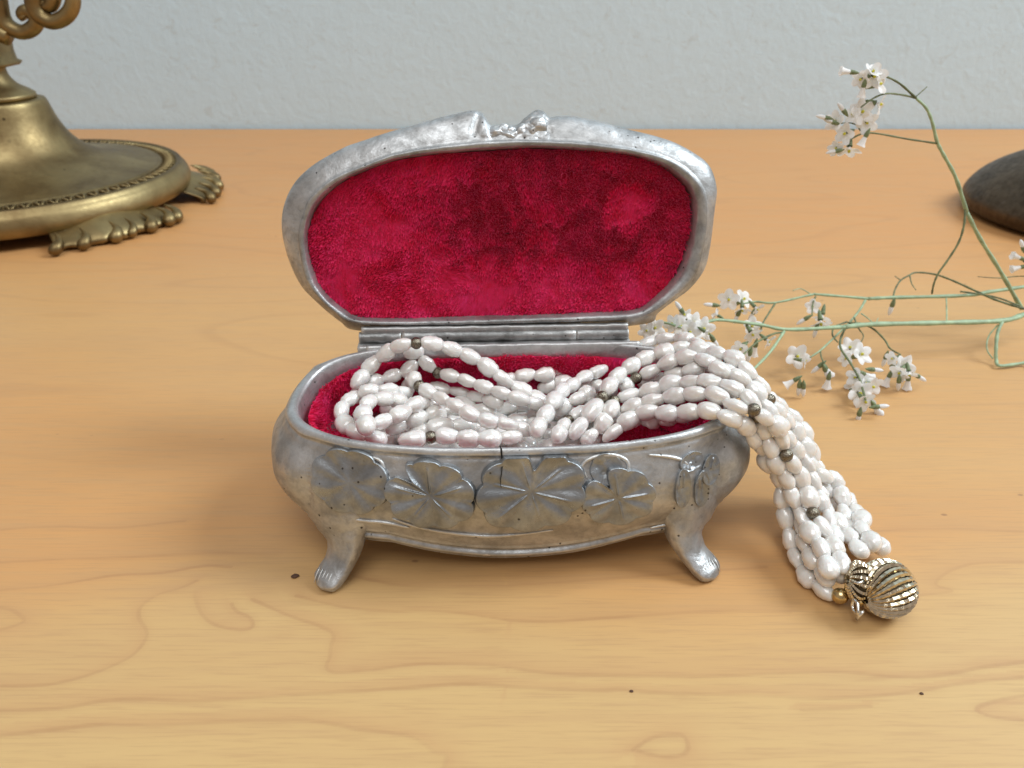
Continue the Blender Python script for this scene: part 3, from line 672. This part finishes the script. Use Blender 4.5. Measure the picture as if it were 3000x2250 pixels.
TGT = X0.copy(); X = X0.copy(); isx = np.array([k == 'bead' for k in KD])
wpull = np.where(np.arange(len(items)) < n_top, .16, .03); wpull = np.where(isx & (np.arange(len(items)) < n_top), .7, wpull)
def tangents(X):
    T = np.zeros_like(X)
    for i in range(len(X)):
        a = i-1 if i > 0 and SID[i-1] == SID[i] else i; b = i+1 if i+1 < len(X) and SID[i+1] == SID[i] else i
        T[i] = X[b]-X[a]
    return T/(np.linalg.norm(T, axis=1)[:, None]+1e-9)
for it in range(90):
    T = tangents(X); off = np.where(isx, 0, .11)[:, None]*T
    SP = np.concatenate([X+off, X-off]); rr = np.concatenate([RAD, RAD]); own = np.concatenate([np.arange(len(X))]*2)
    d = SP[:, None]-SP[None]; dist = np.linalg.norm(d, axis=2)+1e-9
    mn = (rr[:, None]+rr[None])*.97
    oi, oj = own[:, None], own[None]
    adj = (np.abs(oi-oj) <= 1) & (SID[oi] == SID[oj])
    ov = np.where((dist < mn) & ~adj, mn-dist, 0)
    wt = np.where(oi < n_top, .35, .6)
    mv = (d/dist[..., None]*(ov*wt)[..., None]).sum(1); cnt = (ov > 0).sum(1)
    mv = mv/np.maximum(1, cnt*.5)[:, None]
    X += (mv[:len(X)]+mv[len(X):])*.5
    X += (TGT-X)*wpull[:, None]*.5
    for i in range(len(X)-1):
        if SID[i] == SID[i+1]:
            e = X[i+1]-X[i]; L = np.linalg.norm(e)+1e-9; want = (LEN[i]+LEN[i+1])/2*.97; c = e/L*(L-want)*.42; X[i] += c; X[i+1] -= c
    X[:, 2] = np.maximum(X[:, 2], RAD)
    q = X-[0, YC, 0]; ca, sa = math.cos(-YAW), math.sin(-YAW); lx = q[:, 0]*ca-q[:, 1]*sa; ly = q[:, 0]*sa+q[:, 1]*ca
    f = (np.abs(lx/5.66)**2.6+np.abs(ly/2.5)**2.6)**(1/2.6)
    low = X[:, 2] < 3.55
    ins = low & (f > .83) & (f < .95); k = np.where(ins, .83/f, 1); lx2, ly2 = lx*k, ly*k
    on = (X[:, 2] < 3.82) & (f >= .90) & (f < 1.02) & (X[:, 2] > 3.3); X[on, 2] += .1
    bod = (X[:, 2] < 3.3) & (f >= .95) & (lx > 3); a_, b_ = prof(np.clip(X[:, 2], .2, 3.6))
    fb = (np.abs(lx/a_)**2.6+np.abs(ly/b_)**2.6)**(1/2.6); push = bod & (fb < 1.05); k2 = np.where(push, 1.05/fb, 1); lx2, ly2 = lx2*k2, ly2*k2
    X[:, 0] = lx2*ca+ly2*sa; X[:, 1] = -lx2*sa+ly2*ca+YC
    fl = (f < .9) & (X[:, 2] < 1.75); X[fl, 2] = 1.75
T = tangents(X)
def pearl_mesh(seed):
    g = random.Random(seed); V = []; nu, nv = 18, 14
    sk = g.random()*.36-.18; wr = g.random(); nring = g.choice([3, 4, 5])
    for j in range(nv+1):
        p = math.pi*j/nv; z = math.cos(p)
        for i in range(nu):
            a = 2*math.pi*i/nu
            r = math.sin(p)**.86*(1+sk*z)*(1+.05*wr*math.sin(nring*3*z+seed))
            nn = 1+.15*mnoise.noise(Vector((math.cos(a)*1.3, math.sin(a)*1.3, z*1.2+seed*7)))
            V.append((r*math.cos(a)*nn*(1+.05*wr), r*math.sin(a)*nn*(1-.05*wr), z*1.0))
    F = [(j*nu+i, (j+1)*nu+i, (j+1)*nu+(i+1) % nu, j*nu+(i+1) % nu) for j in range(nv) for i in range(nu)]
    return V, F
PV = [pearl_mesh(s) for s in range(8)]; PM = [mesh('pearl', V, F, M_pearl) for V, F in PV]
BV = ellipsoid((0, 0, 0), (1, 1, .96), 18, 12); BMm = mesh('metal_bead', *BV, M_steel)
stuff = MB(); npart = 0
camd = np.linalg.norm(X-CAM, axis=1)
for i in range(len(X)):
    q = Vector(T[i]).to_track_quat('Z', 'Y') @ Matrix.Rotation(g.random()*6.28, 4, 'Z').to_quaternion()
    loc = X[i]-NO
    if KD[i] == 'bead':
        o = link('metal_bead', BMm, neck, loc); o.rotation_mode = 'QUATERNION'; o.rotation_quaternion = q; o.scale = (RAD[i]*1.0,)*3
    else:
        sc = (RAD[i]*1.10*(1+.06*g.random()), RAD[i]*1.06, LEN[i]*.60)
        if npart < 298:
            o = link('pearl', PM[i % 8], neck, loc); o.rotation_mode = 'QUATERNION'; o.rotation_quaternion = q; o.scale = sc; npart += 1
        else:
            Mx = q.to_matrix(); V = [np.array(Mx @ Vector((v[0]*sc[0], v[1]*sc[1], v[2]*sc[2])))+loc for v in PV[i % 8][0]]
            stuff.add(V, PV[i % 8][1])
tag(link('pearl_pile', mesh('pearl_pile', stuff.V, stuff.F, M_pearl), neck), kind='stuff')
print('pearls', npart, 'of', len(X), 'top', n_top)
# clasp
CC = at_z(2596, 1724, .68)
clasp = link('clasp', None, neck, CC-NO)
def rib_ball(center, r, axis, nrib, lat0, lat1, rr, twist, flatk=1.0):
    ax = Vector(axis).normalized(); Q = ax.to_track_quat('Z', 'Y').to_matrix()
    V, F = ellipsoid((0, 0, 0), (r*.86, r*.86, r*.86*flatk), 32, 20); V = [np.array(Q @ Vector(v))+center for v in V]
    link('clasp_core', mesh('clasp_core', V, F, M_core), clasp)
    for k in range(nrib):
        P = []; R_ = []; n = 26
        for j in range(n):
            la = lat0+(lat1-lat0)*j/(n-1); lo = 2*math.pi*k/nrib+twist*math.sin(la*1.0)*.6
            v = Vector((math.sin(la)*math.cos(lo)*r*.94, math.sin(la)*math.sin(lo)*r*.94, math.cos(la)*r*.94*flatk))
            P.append(np.array(Q @ v)+center); R_.append(rr*(.35+.65*math.sin(la)**.7)*(1+.20*((j+k) % 2)))
        V, F = tube(P, R_, 5); link('clasp_rib', mesh('clasp_rib', V, F, M_gold, False), clasp)
rib_ball(np.zeros(3), .67, (-.90, -.34, -.12), 27, .22, 2.9, .050, .5)
rib_ball(np.array([-.62, .16, .08]), .46, (-.95, .1, .1), 16, .25, 2.2, .050, -.5, .5)
capc = at_z(*c8(738, 1412), .30)-CC
V, F = ellipsoid(capc, (.20, .19, .19), 20, 14); link('end_cap', mesh('end_cap', V, F, M_goldcap), clasp)
V, F = tube([capc+[.1, 0, 0], capc+[.35, -.02, .05], [-.62, -.25, -.22]], [.09, .08, .06], 10); link('end_link', mesh('end_link', V, F, M_goldcap), clasp)
rg = catmull([at_z(*c8(x, y), z)-CC for x, y, z in ((835,1440,.62),(858,1470,.62),(862,1530,.5),(840,1525,.4),(822,1480,.45))], 8, True)
V, F = tube(np.vstack([rg, rg[:1]]), .038, 8); link('safety_ring', mesh('safety_ring', V, F, M_silver), clasp)
tg = [at_z(*c8(x, y), z)-CC for x, y, z in ((900,1512,.40),(880,1535,.32),(860,1558,.22),(852,1578,.12))]
V, F = tube(tg, [(.045, .03), (.05, .03), (.05, .03), (.035, .02)], 10); link('catch_tongue', mesh('catch_tongue', V, F, M_silver), clasp)
br = [at_z(*c8(x, y), z)-CC for x, y, z in ((830,1318,1.0),(862,1325,1.08),(900,1312,1.1))]
V, F = tube(br, .035, 8); link('catch_bar', mesh('catch_bar', V, F, M_silver), clasp)

# ------------------------------------------------------------------ brass candlestick
KX, KY = -29.8, 47.0
cs = thing('candlestick', (KX, KY, 0), (0, 0, 0), 'tall aged brass candlestick with wide round scroll-footed base at left', 'candlestick'); KS = (1.03, 1.03, .955); cs.scale = KS
whole = catmull([(2.44,6.48),(2.52,6.30),(2.62,5.9),(2.76,5.35),(2.98,4.75),(3.30,4.15),(3.85,3.50),(4.7,2.98),(5.8,2.62),(7.0,2.38),(7.72,2.28)], 6)
cut = 23
base = np.vstack([whole[cut:], [(7.78,2.20),(7.84,2.19),(8.68,2.14),(8.74,2.24),(8.86,2.26),(8.98,2.17)], catmull([(9.05,2.02),(9.24,1.75),(9.37,1.3),(9.33,.95),(9.15,.72)], 4), [(8.9,.66),(8.6,.9),(7,1.2),(3,1.5)]])
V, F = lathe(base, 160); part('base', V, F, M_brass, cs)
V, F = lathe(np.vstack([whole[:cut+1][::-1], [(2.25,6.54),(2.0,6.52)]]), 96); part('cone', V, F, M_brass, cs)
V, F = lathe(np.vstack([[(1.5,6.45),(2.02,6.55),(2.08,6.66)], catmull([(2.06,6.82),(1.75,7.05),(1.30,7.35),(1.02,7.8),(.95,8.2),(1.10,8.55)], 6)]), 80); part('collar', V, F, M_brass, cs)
mb = MB()
for k in range(80):                                         # leaf-chevron border on the base
    a = 2*math.pi*k/80; da = .024
    for s in (-1, 1):
        P = [(rr_*math.cos(a+s*dd_*da), rr_*math.sin(a+s*dd_*da), zz_) for rr_, dd_, zz_ in ((7.86, .15, 2.20), (8.25, 1.0, 2.235), (8.64, .1, 2.18))]
        mb.add(*tube(P, [.05, .11, .03], 5))
link('border_relief', mesh('border_relief', mb.V, mb.F, M_brass), cs)
def foot_mesh():
    mb = MB()
    # the curved plate of the foot with a wavy lower edge, then rolled scrolls over it
    n, m = 60, 12; V = []
    for i in range(n):
        t = i/(n-1)*2-1; a = t*R(18.5)
        low = .05+.10*abs(math.sin(t*6.2))**1.2; top = 1.05+.25*math.cos(t*3.14)
        for j in range(m):
            s = j/(m-1); z = top+(low-top)*s; r = 9.3+1.45*math.sin(s*1.9)*(1-.25*t*t)+.10*math.cos(t*19)*s
            V.append((r*math.cos(a), r*math.sin(a), z))
    k = len(V); V2 = [(x*(1-.28/12), y*(1-.28/12), z) for x, y, z in V]
    F = [(i*m+j, i*m+j+1, (i+1)*m+j+1, (i+1)*m+j) for i in range(n-1) for j in range(m-1)]
    F2 = [tuple(q+k for q in f[::-1]) for f in F]
    E = [(i*m+m-1, i*m+m-1+k, (i+1)*m+m-1+k, (i+1)*m+m-1) for i in range(n-1)]+[(j, j+k, j+1+k, j+1) for j in range(m-1)]+[((n-1)*m+j+1, (n-1)*m+j+1+k, (n-1)*m+j+k, (n-1)*m+j) for j in range(m-1)]
    mb.add(V+V2, F+F2+E)
    for t, r0, zz in ((-.97, .24, .30), (-.60, .24, .26), (-.14, .26, .25), (.12, .18, .30), (.44, .27, .34), (.80, .27, .40), (.98, .24, .52)):
        a = t*R(18.5); P = []
        for q in range(9):
            w_ = .12+.88*q/8; P.append(((9.6+1.25*math.sin(w_*2.0))*math.cos(a+.02*math.sin(w_*5)), (9.6+1.25*math.sin(w_*2.0))*math.sin(a+.02*math.sin(w_*5)), 1.1*(1-w_)+.12*w_+.0))
        mb.add(*tube(P, [r0*.15, r0*.40, r0*.6, r0*.85, r0*1.1, r0*1.3, r0*1.35, r0*1.15, r0*.5], 12))
    return mb
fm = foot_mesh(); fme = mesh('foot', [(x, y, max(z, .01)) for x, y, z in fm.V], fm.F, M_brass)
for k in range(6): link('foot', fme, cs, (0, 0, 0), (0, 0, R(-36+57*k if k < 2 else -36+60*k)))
# the block with a curled eye, then the scroll arms
def boss():
    V = []; n = 4; rows = [(.95, 8.30), (1.45, 8.40), (1.55, 8.55), (1.36, 8.70), (1.32, 9.2), (1.38, 9.9), (1.30, 10.6), (.8, 10.9)]
    for r, z in rows:
        for q in range(24):
            a = 2*math.pi*q/24; sq = (abs(math.cos(a))**5+abs(math.sin(a))**5)**(-1/5)
            V.append((r*sq*math.cos(a+.0), r*sq*math.sin(a+.0), z))
    return V, grid_faces(24, len(rows), True)
V, F = boss(); part('boss', V, F, M_brass, cs)
P = []
for q in range(40):
    a = q/39*9.0; r = .74*(1-q/39*.72); P.append((.35+r*math.cos(a+2.0)*.85, -1.50-.12*math.sin(q/39*2), 9.4+r*math.sin(a+2.0)))
V, F = tube(P, np.linspace(.20, .10, 40), 10); part('eye_scroll', V, F, M_brass, cs)
def sc(pts, r0, r1, Y=46.2):
    Q = catmull([(at_Y(x*.4821, y*.4821, Y+dy)-[KX, KY, 0])/KS for x, y, dy in pts], 8); V, F = tube(Q, np.linspace(r0, r1, len(Q)), 14); part('scroll_arm', V, F, M_brass, cs)
sc([(-20,-60,0),(-5,30,0),(15,110,0),(60,165,0),(130,195,0),(190,178,0),(222,135,0),(205,90,0),(165,65,0),(140,85,0),(160,108,0)], .46, .34)
sc([(215,-90,-.5),(205,-20,-.5),(215,50,-.5),(255,105,-.5),(320,132,-.5),(385,110,-.5),(430,60,-.5),(445,-10,-.5),(420,-90,-.5)], .48, .36)
sc([(320,-60,-.3),(322,-10,-.3),(305,30,-.3),(275,32,-.3),(262,5,-.3)], .42, .36)
sc([(-40,200,0),(10,205,0),(60,225,0)], .5, .5)
V, F = lathe([(.0,10.7),(.9,10.9),(.8,11.5),(.7,13),(.9,15),(1.2,17),(.9,19),(.8,24),(1.6,26),(1.8,28),(1.3,28.2),(.0,28.2)], 48); V = [(x-2.6, y, z) for x, y, z in V]; part('stem', V, F, M_brass, cs)

# ------------------------------------------------------------------ dark dome at the right edge
dc = at_z(3212, 644, 0); DR = 7.2
dome = thing('metal_dome', dc, (0, 0, 0), 'dark tarnished bronze dome resting on the wood, cut off by the right edge', 'metal dome')
pr = catmull([(6.2,0.0),(6.9,.25),(7.2,.75),(7.1,1.3),(6.6,2.0),(5.7,2.75),(4.4,3.45),(2.8,4.0),(1.2,4.25),(.02,4.3)], 8)
V, F = lathe(pr, 120)
V = [np.array(v)+np.array(mnoise.noise_vector(Vector(v)*.5))*.05 for v in V]
V = [(x, y, max(z, .0)) for x, y, z in V]
part('shell', V, F, M_bronze, dome)
V, F = lathe([(.0,4.2),(.9,4.25),(.6,4.6),(.5,5.0),(.8,5.4),(.9,5.8),(.6,6.2),(.01,6.3)], 40); part('knob', V, F, M_bronze, dome)

# ------------------------------------------------------------------ flower sprigs
def flower_mesh(seed):
    g = random.Random(seed); nu, nv = 40, 9; V = []
    for j in range(nv):
        t = j/(nv-1)
        for i in range(nu):
            a = 2*math.pi*i/nu; lob = abs(math.cos(2.5*a)); notch = 1.0
            rmax = .265+.135*lob**1.2; rr = .035+(rmax-.035)*t**1.15*(notch if t > .7 else 1)
            z = -.20+.20*t**.55+.05*lob*t**3-.06*t**4
            z += .025*math.sin(5*a+seed)*t+.03*mnoise.noise(Vector((math.cos(a)*2, math.sin(a)*2, seed)))*t
            V.append((rr*math.cos(a), rr*math.sin(a), z))
    return V, grid_faces(nu, nv, True)
FM = [mesh('flower', *flower_mesh(s), M_petal) for s in range(5)]
CEN = mesh('flower_centre', *ellipsoid((0, 0, -.05), (.05, .05, .06), 10, 6), M_yellow)
V, F = lathe([(.015, -.62), (.05, -.55), (.075, -.42), (.085, -.30), (.10, -.22), (.085, -.22)], 10); CAL = mesh('calyx', V, F, M_calyx)
def bud_mesh(seed, op):
    V = []; nu, nv = 12, 10
    for j in range(nv+1):
        t = j/nv; r = .105*math.sin(math.pi*min(1, t*.93+.04))**.7*(.6+.6*t) if not op else .05+.13*t**1.3*(1-.0*t)
        for i in range(nu):
            a = 2*math.pi*i/nu; k = 1+.10*math.cos(5*a)*t+(.25*abs(math.cos(2.5*a))*smooth(.8, 1, t) if op else 0)
            V.append((r*.88*k*math.cos(a), r*.88*k*math.sin(a), .60*t))
    return V, [(j*nu+i, j*nu+(i+1) % nu, (j+1)*nu+(i+1) % nu, (j+1)*nu+i) for j in range(nv) for i in range(nu)]
BUD = [mesh('bud', *bud_mesh(s, s % 3 == 2), M_petal) for s in range(3)]
V, F = lathe([(.015, -.14), (.05, -.06), (.085, .05), (.095, .18), (.075, .24)], 10); BCAL = mesh('bud_calyx', V, F, M_calyx)
class Sprig:
    def __init__(s, loc, label):
        s.o = np.array(loc); s.r = thing('flower_sprig', loc, (0, 0, 0), label, 'flower sprig', 'dried white statice sprigs'); s.g = random.Random(len(label))
    def stem(s, pts, r0, r1, mat=None, name='stem'):
        Q = catmull(pts, 6); n = len(Q); rad = .88*np.linspace(r0, r1, n)*(1+.12*np.sin(np.arange(n)*1.7))
        V, F = tube(Q, rad, 7, flat=.8); part(name, V, F, mat or M_stemg, s.r, org=s.o)
    def flower(s, p, size=1.0, face=(0, -.85, .5)):
        d = Vector(face)+Vector((s.g.uniform(-.35, .35), s.g.uniform(-.1, .1), s.g.uniform(-.35, .35)))
        o = link('flower', s.g.choice(FM), s.r, p-s.o); o.rotation_mode = 'QUATERNION'
        o.rotation_quaternion = d.to_track_quat('Z', 'Y') @ Matrix.Rotation(s.g.random()*6, 4, 'Z').to_quaternion(); o.scale = (size*1.06,)*3
        link('flower_centre', CEN, o); link('calyx', CAL, o)
    def bud(s, p, d, size=1.0):
        o = link('bud', s.g.choice(BUD), s.r, p-s.o); o.rotation_mode = 'QUATERNION'; o.rotation_quaternion = Vector(d).to_track_quat('Z', 'Y'); o.scale = (size,)*3
        link('bud_calyx', BCAL, o)
def T1(x, y): return 2350+x*.3918, 150+y*.3918
def T2(x, y): return 1850+x*.2712, 800+y*.2712
def T3(x, y): return 2400+x*.3013, 750+y*.3013
# upright sprig
YA = 28.0
sa = Sprig(at_Y(2995, 905, YA), 'tall sprig of white flowers arching up against the grey wall')
aY = lambda x, y, dy=0: at_Y(*T1(x, y), YA+dy)
sa.stem([aY(1640,1925,.3), aY(1490,1659,.2), aY(1330,1400), aY(1230,1200)], .115, .095)
sa.stem([aY(1230,1200), aY(1150,950), aY(1060,780), aY(1010,680), aY(975,540), aY(930,430), aY(850,350)], .095, .065)
sa.stem([aY(850,350), aY(740,250,-.2), aY(640,195,-.4), aY(560,180,-.5)], .06, .04, M_stemd)
sa.stem([aY(850,350), aY(740,325,-.2), aY(620,318,-.5), aY(520,360,-.6), aY(440,420,-.7)], .05, .035, M_stemd, 'twig')
sa.stem([aY(850,340), aY(885,310,.2), aY(935,265,.3)], .03, .02, M_stemd, 'twig')
sa.stem([aY(1010,690), aY(780,655,-.2), aY(500,610,-.4), aY(370,655,-.5), aY(310,700,-.5)], .05, .035, M_stemd, 'twig')
sa.stem([aY(440,600,-.5), aY(400,550,-.5), aY(340,535,-.5), aY(250,545,-.5)], .035, .025, M_stemd, 'twig')
sa.stem([aY(1220,1170), aY(1210,1300,-.3), aY(1170,1430,-.5), aY(1090,1560,-.7), aY(1020,1659,-.9), aY(985,1740,-1), aY(970,1815,-1)], .05, .04, M_stemd, 'twig')
for x, y, sz, f in ((545,190,1.05,(.1,-1,.2)), (600,240,.9,(.7,-.6,.1)), (430,215,.8,(-.6,-.7,-.1)), (460,450,1.1,(0,-1,.2)), (600,400,.9,(.7,-.5,-.2)), (490,540,.95,(.2,-1,.1)), (235,520,.85,(-.5,-.8,.1)),
                     (370,470,.8,(-.6,-.6,.4)), (310,620,.95,(-.8,-.4,.2)), (350,760,1.0,(.2,-.6,-.6)), (540,140,.8,(.2,-.4,.8)), (250,730,.7,(-.6,-.6,-.3))): sa.flower(aY(x, y, -.6), sz, f)
for x, y, d in ((470,225,(-.05,0,-1)), (400,160,(-1,0,.1)), (495,600,(-.35,0,-1)), (330,470,(-.7,0,.7)), (260,540,(-1,0,.3)), (290,740,(-1,0,-.2)), (210,505,(-1,0,.2))): sa.bud(aY(x, y, -.7), d, .85)
# upper sprig with hanging cluster
sb = Sprig(at_f(3000, 840, .86), 'flower sprig with drooping white clusters beside the pearls, upper pale green stem')
P3 = lambda x, y, f: at_f(*T3(x, y), f)
P2 = lambda x, y, f: at_f(*T2(x, y), f)
sb.stem([P3(2100,285,.88), P3(1991,300,.88), P3(1650,350,.88), P3(1400,385,.88), P3(700,405,.88), P3(480,415,.88)], .105, .095)
sb.stem([P3(480,415,.88), P3(0,375,.87), P2(1940,235,.87), P2(1550,320,.86), P2(1350,310,.86), P2(1200,330,.86)], .075, .05)
sb.stem([P2(1940,230,.87), P2(1830,170,.86), P2(1740,190,.86)], .03, .02, M_stemg, 'twig')
sb.stem([P2(1550,330,.86), P2(1480,440,.86), P2(1420,540,.86), P2(1390,640,.86)], .045, .035, M_stemd, 'twig')
sb.stem([P3(450,430,.88), P3(390,530,.89), P3(300,640,.90), P3(210,730,.91), P3(20,910,.92), P2(1930,910,.93)], .055, .04, M_stemg, 'twig')
sb.stem([P3(10,920,.925), P3(20,980,.93), P3(45,1040,.93)], .035, .03, M_stemd, 'twig')
sb.stem([P3(270,640,.90), P3(150,690,.90), P3(130,770,.91), P3(180,840,.92)], .045, .03, M_stemd, 'twig')
sb.stem([P3(280,650,.90), P3(420,660,.90), P3(540,720,.91), P3(640,820,.92), P3(690,900,.93), P3(790,960,.93)], .055, .04, M_stemd, 'twig')
sb.stem([P3(270,670,.90), P3(210,800,.91), P3(210,900,.92), P3(290,1020,.93), P3(350,1120,.94), P3(400,1220,.95), P3(450,1400,.955)], .05, .045, M_stemd, 'twig')
sb.stem([P3(340,600,.89), P3(380,700,.90), P3(430,775,.91), P3(400,850,.91)], .04, .02, M_stemd, 'twig')
sb.stem([P3(410,560,.89), P3(480,610,.89), P3(540,660,.89), P3(575,600,.89)], .035, .015, M_stemg, 'twig')
sb.stem([P2(1990,250,.87), P2(1960,330,.88), P2(1950,460,.89)], .04, .03, M_stemd, 'twig')
for x, y, sz, f, fr in ((300,880,1.0,(-.1,-.5,.8),.93), (430,950,1.05,(.3,-.8,.5),.93), (410,1340,1.15,(-.1,-1,.3),.965), (540,1280,.95,(.6,-.7,.1),.965), (470,1240,.8,(.1,-.8,.5),.96), (460,1430,.9,(.2,-.8,-.3),.97),
                        (840,1080,1.15,(.2,-1,.3),.945), (770,1150,.9,(-.4,-.7,-.2),.95), (880,1170,.8,(.4,-.7,-.5),.955), (700,1000,.7,(-.7,-.4,0),.94), (340,1180,.85,(-.8,-.4,.1),.955), (20,620,.95,(-.2,-.6,-.5),.90), (250,1000,.7,(-.7,-.4,.3),.94)):
    sb.flower(P3(x, y, fr), sz, f)
for x, y, sz, f, fr in ((1050,290,1.05,(-.2,-.8,.5),.86), (1230,270,1.0,(.1,-.5,.8),.86), (1370,400,.8,(.6,-.6,-.2),.86), (1200,420,.8,(0,-.6,-.5),.87), (1960,360,.75,(0,-.8,.3),.89), (2050,570,1.0,(.3,-.5,-.6),.90), (1800,900,1.1,(-.1,-.9,.4),.94), (1890,950,.7,(.7,-.5,.1),.94)):
    sb.flower(P2(x, y, fr), sz, f)
for x, y, d, fr in ((480,1100,(.9,0,-.1),.95), (400,1500,(0,0,-1),.975), (520,1430,(.6,0,-.8),.97), (520,1470,(1,0,.1),.97), (700,1130,(-.2,0,-1),.955), (780,1180,(.15,0,-1),.955), (870,1160,(.15,0,-1),.955), (930,1150,(1,0,-.6),.955),
                    (660,950,(-.1,0,-1),.94), (45,1060,(.6,0,-.8),.94), (100,1150,(0,0,-1),.95), (40,1040,(-.7,0,-.8),.935), (400,1130,(.8,0,-.4),.95), (330,1150,(-.1,0,-1),.955)): sb.bud(P3(x, y, fr), d, .9)
for x, y, d, fr in ((930,350,(-1,0,.1),.86), (1170,410,(-.3,0,-1),.87), (1340,390,(-.4,0,-1),.87), (1920,470,(-.8,0,-.6),.89), (2010,560,(-.1,0,-1),.90), (1810,1130,(-.8,0,-.6),.95), (1820,1180,(.05,0,-1),.955), (1860,1190,(.15,0,-1),.955), (2080,1010,(.5,0,-1),.94)): sb.bud(P2(x, y, fr), d, .9)
# lower sprig reaching behind the box
sc_ = Sprig(at_f(3000, 922, .9), 'flower sprig on the thickest pale stem, its white flowers tucked behind the pewter box')
sc_.stem([P3(2100,560,.91), P3(1991,570,.91), P3(1780,630,.91), P3(1200,650,.90), P3(520,665,.89), P3(250,690,.88)], .135, .125)
sc_.stem([P3(250,690,.88), P2(1700,610,.87), P2(1400,560,.85), P2(1000,510,.83), P2(850,520,.82), P2(620,600,.81), P2(400,545,.80), P2(270,520,.80)], .10, .05)
sc_.stem([P2(1650,630,.87), P2(1500,850,.87), P2(1310,1050,.86), P2(1200,1180,.85)], .06, .05, M_stemg, 'twig')
sc_.stem([P2(1640,640,.87), P2(1540,655,.87), P2(1400,720,.86), P2(1290,800,.86), P2(1200,890,.86)], .05, .035, M_stemd, 'twig')
sc_.stem([P3(1780,640,.91), P3(1735,750,.93), P3(1720,900,.96), P3(1722,1010,.985), P3(1760,1068,.99), P3(1991,1040,.99), P3(2100,1030,.98)], .075, .07, M_stemg, 'twig')
sc_.stem([P3(1740,670,.92), P3(1660,760,.94), P3(1630,850,.955), P3(1640,930,.97), P3(1690,1000,.985)], .035, .03, M_stemg, 'twig')
sc_.stem([P3(1236,410,.88), P3(1240,540,.89), P3(1240,650,.90)], .03, .03, M_stemg, 'twig')
for x, y, sz, f, fr in ((260,590,.85,(-.1,-.8,.4),.80), (160,620,.7,(-.4,-.6,.2),.79), (690,530,.95,(.2,-.8,.5),.81), (790,600,1.0,(.3,-.7,.3),.81), (570,440,.7,(.1,-.2,.8),.81), (540,570,.95,(-.3,-.6,.5),.81), (640,640,.9,(.1,-.7,.1),.81), (840,660,.7,(.6,-.6,-.2),.81),
                        (430,540,.8,(-.5,-.4,.5),.80), (1310,570,.85,(-.2,-.6,.3),.86), (1320,680,.9,(-.1,-.6,-.2),.865), (1500,750,.75,(.5,-.7,-.1),.87), (1170,830,.8,(-.6,-.5,-.1),.86), (900,440,.6,(-.3,.5,.3),.84)): sc_.flower(P2(x, y, fr), sz, f)
for x, y, d, fr in ((560,430,(-.6,0,.8),.81), (1350,740,(-.05,0,-1),.865), (1290,830,(-.15,0,-1),.865), (1230,760,(-.8,0,-.6),.865), (860,680,(.4,0,-.6),.81)): sc_.bud(P2(x, y, fr), d, .9)
# bare brown sprig
sd = Sprig(at_f(2988, 901, .88), 'nearly bare olive brown sprig with one pink-white bud over the pale stems')
sd.stem([P3(2060,520,.9), P3(1950,500,.89), P3(1700,420,.87), P3(1500,330,.86), P3(1300,240,.85), P3(1130,180,.85), P3(950,160,.85), P3(870,190,.85), P3(790,240,.86), P3(740,320,.87), P3(720,400,.88), P3(722,440,.88)], .07, .035, M_stemd)
sd.stem([P3(1950,485,.88), P3(1750,410,.87), P3(1550,370,.86), P3(1370,345,.86)], .045, .05, M_stemd, 'twig')
sd.stem([P3(880,190,.85), P3(900,270,.86), P3(940,330,.86)], .035, .02, M_stemd, 'twig')
sd.stem([P3(790,235,.86), P3(735,195,.86)], .03, .02, M_stemd, 'twig')
sd.stem([P3(1780,215,.86), P3(1650,210,.86), P3(1540,200,.86)], .03, .02, M_stemd, 'twig')
sd.stem([P3(2000,195,.85), P3(1880,200,.86), P3(1780,215,.86)], .03, .03, M_stemd, 'twig')
sd.bud(P3(725,440,.88), (-.1, 0, -1), 1.0)
se = Sprig(at_Y(3040, 800, 29), 'small tuft of cream petals just inside the right edge of the picture')
se.stem([at_Y(3040, 800, 29), at_Y(3010, 775, 29), at_Y(2998, 765, 29)], .05, .04, M_stemd)
for x, y, d in ((3000,760,(-.9,0,.3)), (3000,735,(-.5,0,.8)), (3005,780,(-.9,0,-.2))): se.bud(at_Y(x, y, 29), d, .9)
# crumbs on the table
g = random.Random(3)
M_crumb = mat_simple('dark_crumb', (.10, .05, .03), .8)
for q, (px, py, r, lab) in enumerate([(865, 1690, .075, 'small brown seed-like crumb beside the left foot of the box'), (1850, 2026, .035, 'tiny dark speck on the front of the wood, right of centre'), (2700, 2033, .035, 'tiny dark speck on the wood below the clasp')]):
    V, F = ellipsoid((0, 0, r*.35), (r*1.3, r, r*.4), 10, 6); V = [np.array(v)*(1+.3*mnoise.noise(Vector(v)*20)) for v in V]
    o = link('crumb', mesh('crumb', V, F, M_crumb), None, at_z(px, py, .002)); tag(o, lab, 'crumb')
